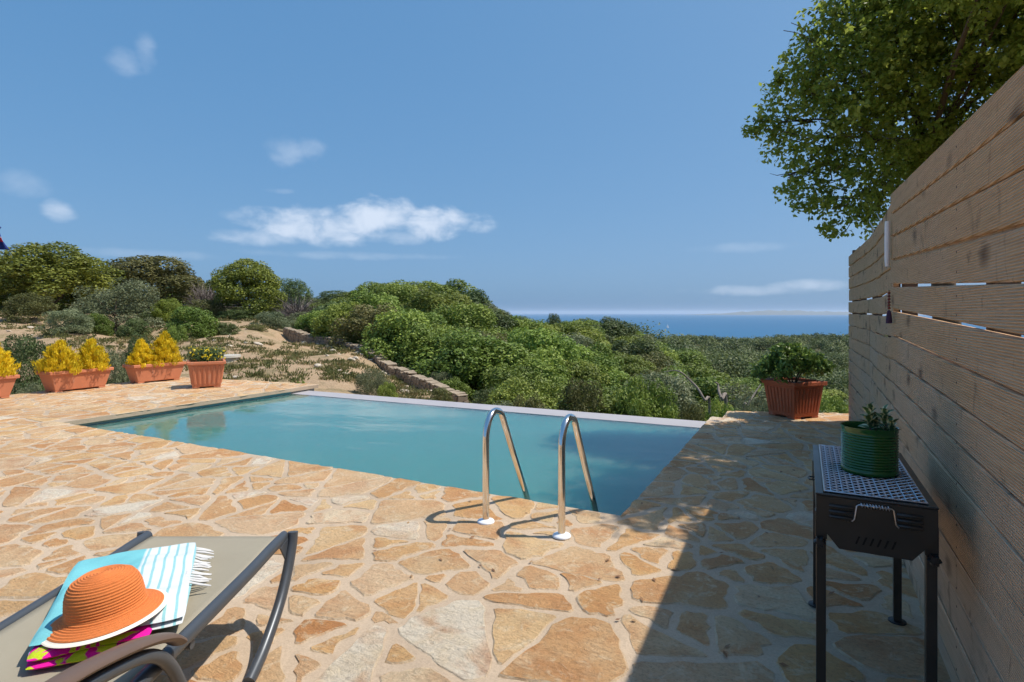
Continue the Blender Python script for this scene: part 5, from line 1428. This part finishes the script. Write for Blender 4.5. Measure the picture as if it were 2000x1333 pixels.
def oak_crown():
    """leaf clumps: sprigs gathered round cluster points in the lobes, six leaves to a sprig"""
    lb = np.array(tl); n = 1600
    w = lb[:, 3] ** 2.1; k = g.choice(len(lb), n, p=w / w.sum()); d = g.normal(size=(n, 3)); d /= np.linalg.norm(d, axis=1, keepdims=True)
    f = .30 + .75 * g.random(n) ** .6
    c = lb[k, :3] + d * (lb[k, 3] * f)[:, None]
    small = np.minimum(1, lb[k, 3] / .3)
    m1 = 11; c1 = np.repeat(c, m1, 0) + g.normal(size=(n * m1, 3)) * (.092 * np.repeat(small, m1))[:, None]; d1 = np.repeat(d, m1, 0)
    keep = g.random(n * m1) < np.repeat(.25 + .75 * small, m1); c1, d1 = c1[keep], d1[keep]; t1 = np.repeat(g.random(n), m1)[keep]
    m_ = 6; c6 = np.repeat(c1, m_, 0); d6 = np.repeat(d1, m_, 0)
    off = g.normal(size=c6.shape); off /= np.linalg.norm(off, axis=1, keepdims=True)
    c6 = c6 + off * .042
    v, f_ = leaves(c6, d6 * .3 + off * .5 + np.array([0, 0, .45]), .060, .035, g, .6)
    tint = np.clip(.05 + .5 * np.repeat(t1, m_) + .45 * g.random(len(c6)), 0, 1)
    link('crown', np_mesh('oak_foliage', v - np.array(tb), f_, M['oak'], tint), oak)
    return c
cl = oak_crown()
fork = W(1812, 6.6, Zat(300, 6.6))
m = MB(); m.tube(smoothp([(0, 0, -.3), (.05, 0, .6), Vector(fork - tb) * .55 + Vector((.1, .1, 0)), fork - tb]), [.16] * 6 + [.14] * 5 + [.11] * 5, 10); m.obj('trunk', M['bark'], oak, smooth=True)
lim = MB()
for (x, y, z, r) in tl:
    if r < .19: continue
    e = Vector((x, y, z)); s = fork + (e - fork) * .0; mid = fork + (e - fork) * .5 + Vector((q.gauss(0, .12), q.gauss(0, .12), q.gauss(.06, .1)))
    lim.tube([p - tb for p in smoothp([s, mid, e], 5)], [.026, .024, .021, .019, .017, .014, .012, .010, .008, .005, .003], 6)
    for k in range(7):
        dv = Vector((q.gauss(0, 1), q.gauss(0, 1), q.gauss(0, .8))).normalized() * r * q.uniform(.7, 1.05)
        lim.tube([mid.lerp(e, q.uniform(.4, 1)) - tb, e + dv * .5 - tb + Vector((q.gauss(0, .03), q.gauss(0, .03), 0)), e + dv - tb], [.007, .004, .0015], 5)
lim.obj('branches', M['bark'], oak, smooth=True)
def twigs_hanging():
    for (px, py, ex, ey) in ((1600, 95, 1545, 45), (1605, 100, 1530, 60), (1660, 400, 1590, 400), (1700, 400, 1650, 455), (1720, 380, 1690, 440), (1640, 300, 1480, 250)):
        a, c = W(px, 6.2, Zat(py, 6.2)), W(ex, 6.3, Zat(ey, 6.3)); mid = (a + c) / 2 + Vector((0, 0, .06))
        MB().tube([p - tb for p in smoothp([a, mid, c], 5)], .004, 5).obj('twig', M['bark'], oak, smooth=True)
twigs_hanging()

g = np.random.default_rng(55); nl = 150
lx = g.uniform(-2.2, .40, nl); ly = g.uniform(2.2, 8.0, nl); ok = ~((lx < PX1 + .05) & (ly > PY0 - .05)); lx, ly = lx[ok], ly[ok]
v, f_ = leaves(np.stack([lx, ly, np.full(len(lx), .007)], 1), np.tile(np.array([0, 0, 1.0]), (len(lx), 1)), .034, .017, g, .16)
v[:, 2] = np.maximum(v[:, 2], .0035)
tag(link('leaf_litter', np_mesh('leaf_litter', v, f_, M['litter'], g.random(len(f_)))), 'scattered dry fallen leaves on the paving below the oak', 'leaves', kind='stuff')
# ------------------------------------------------------------------ sailing boat on the sea
bd = (EYE - SEA_Z) * FPX / (641 - HOR); bl = W(1304, bd, SEA_Z)
boat = thing('sailing_boat', 'tiny white sailing boat far out on the sea', 'boat', bl, YAW + R(20))
hull = MB(); prof = [(-6, .3), (-4.5, 1.5), (0, 2.0), (4, 1.3), (7, .05)]
for x, w in prof: hull.v += [(x, -w, 1.3), (x, 0, -.3), (x, w, 1.3)]
for i in range(4): hull.f += [(i * 3, i * 3 + 1, i * 3 + 4, i * 3 + 3), (i * 3 + 1, i * 3 + 2, i * 3 + 5, i * 3 + 4), (i * 3 + 2, i * 3, i * 3 + 3, i * 3 + 5)]
hull.obj('hull', M['white_plastic'], boat)
MB().tube([(0, 0, 1), (0, 0, 17)], .16, 8).obj('mast', M['white_plastic'], boat)
for name, tri in (('mainsail', [(-.3, 2.5), (-5.5, 2.6), (-.3, 16.3)]), ('jib', [(.4, 2.2), (6.5, 1.8), (.4, 14.5)])):
    m = MB(); m.add([(x, -.05 + .5 * (z < 5) * (abs(x) > 1), z) for x, z in tri] + [(x, .05 + .5 * (z < 5) * (abs(x) > 1), z) for x, z in tri], [(0, 1, 2), (5, 4, 3), (0, 3, 4, 1), (1, 4, 5, 2), (2, 5, 3, 0)]); m.obj(name, M['white_cloth'], boat)

# ------------------------------------------------------------------ sea haze
t = bpy.data.materials.new('haze'); t.use_nodes = True; nt = t.node_tree; nt.nodes.clear()
pv = nt.nodes.new('ShaderNodeVolumePrincipled'); pv.inputs['Color'].default_value = (.76, .84, .95, 1); pv.inputs['Density'].default_value = 3.5e-5; pv.inputs['Anisotropy'].default_value = .2
om = nt.nodes.new('ShaderNodeOutputMaterial'); nt.links.new(pv.outputs[0], om.inputs['Volume'])
hz = MB().box((0, 0, 35), (130000, 130000, 270)).obj('haze', t); tag(hz, kind='stuff')
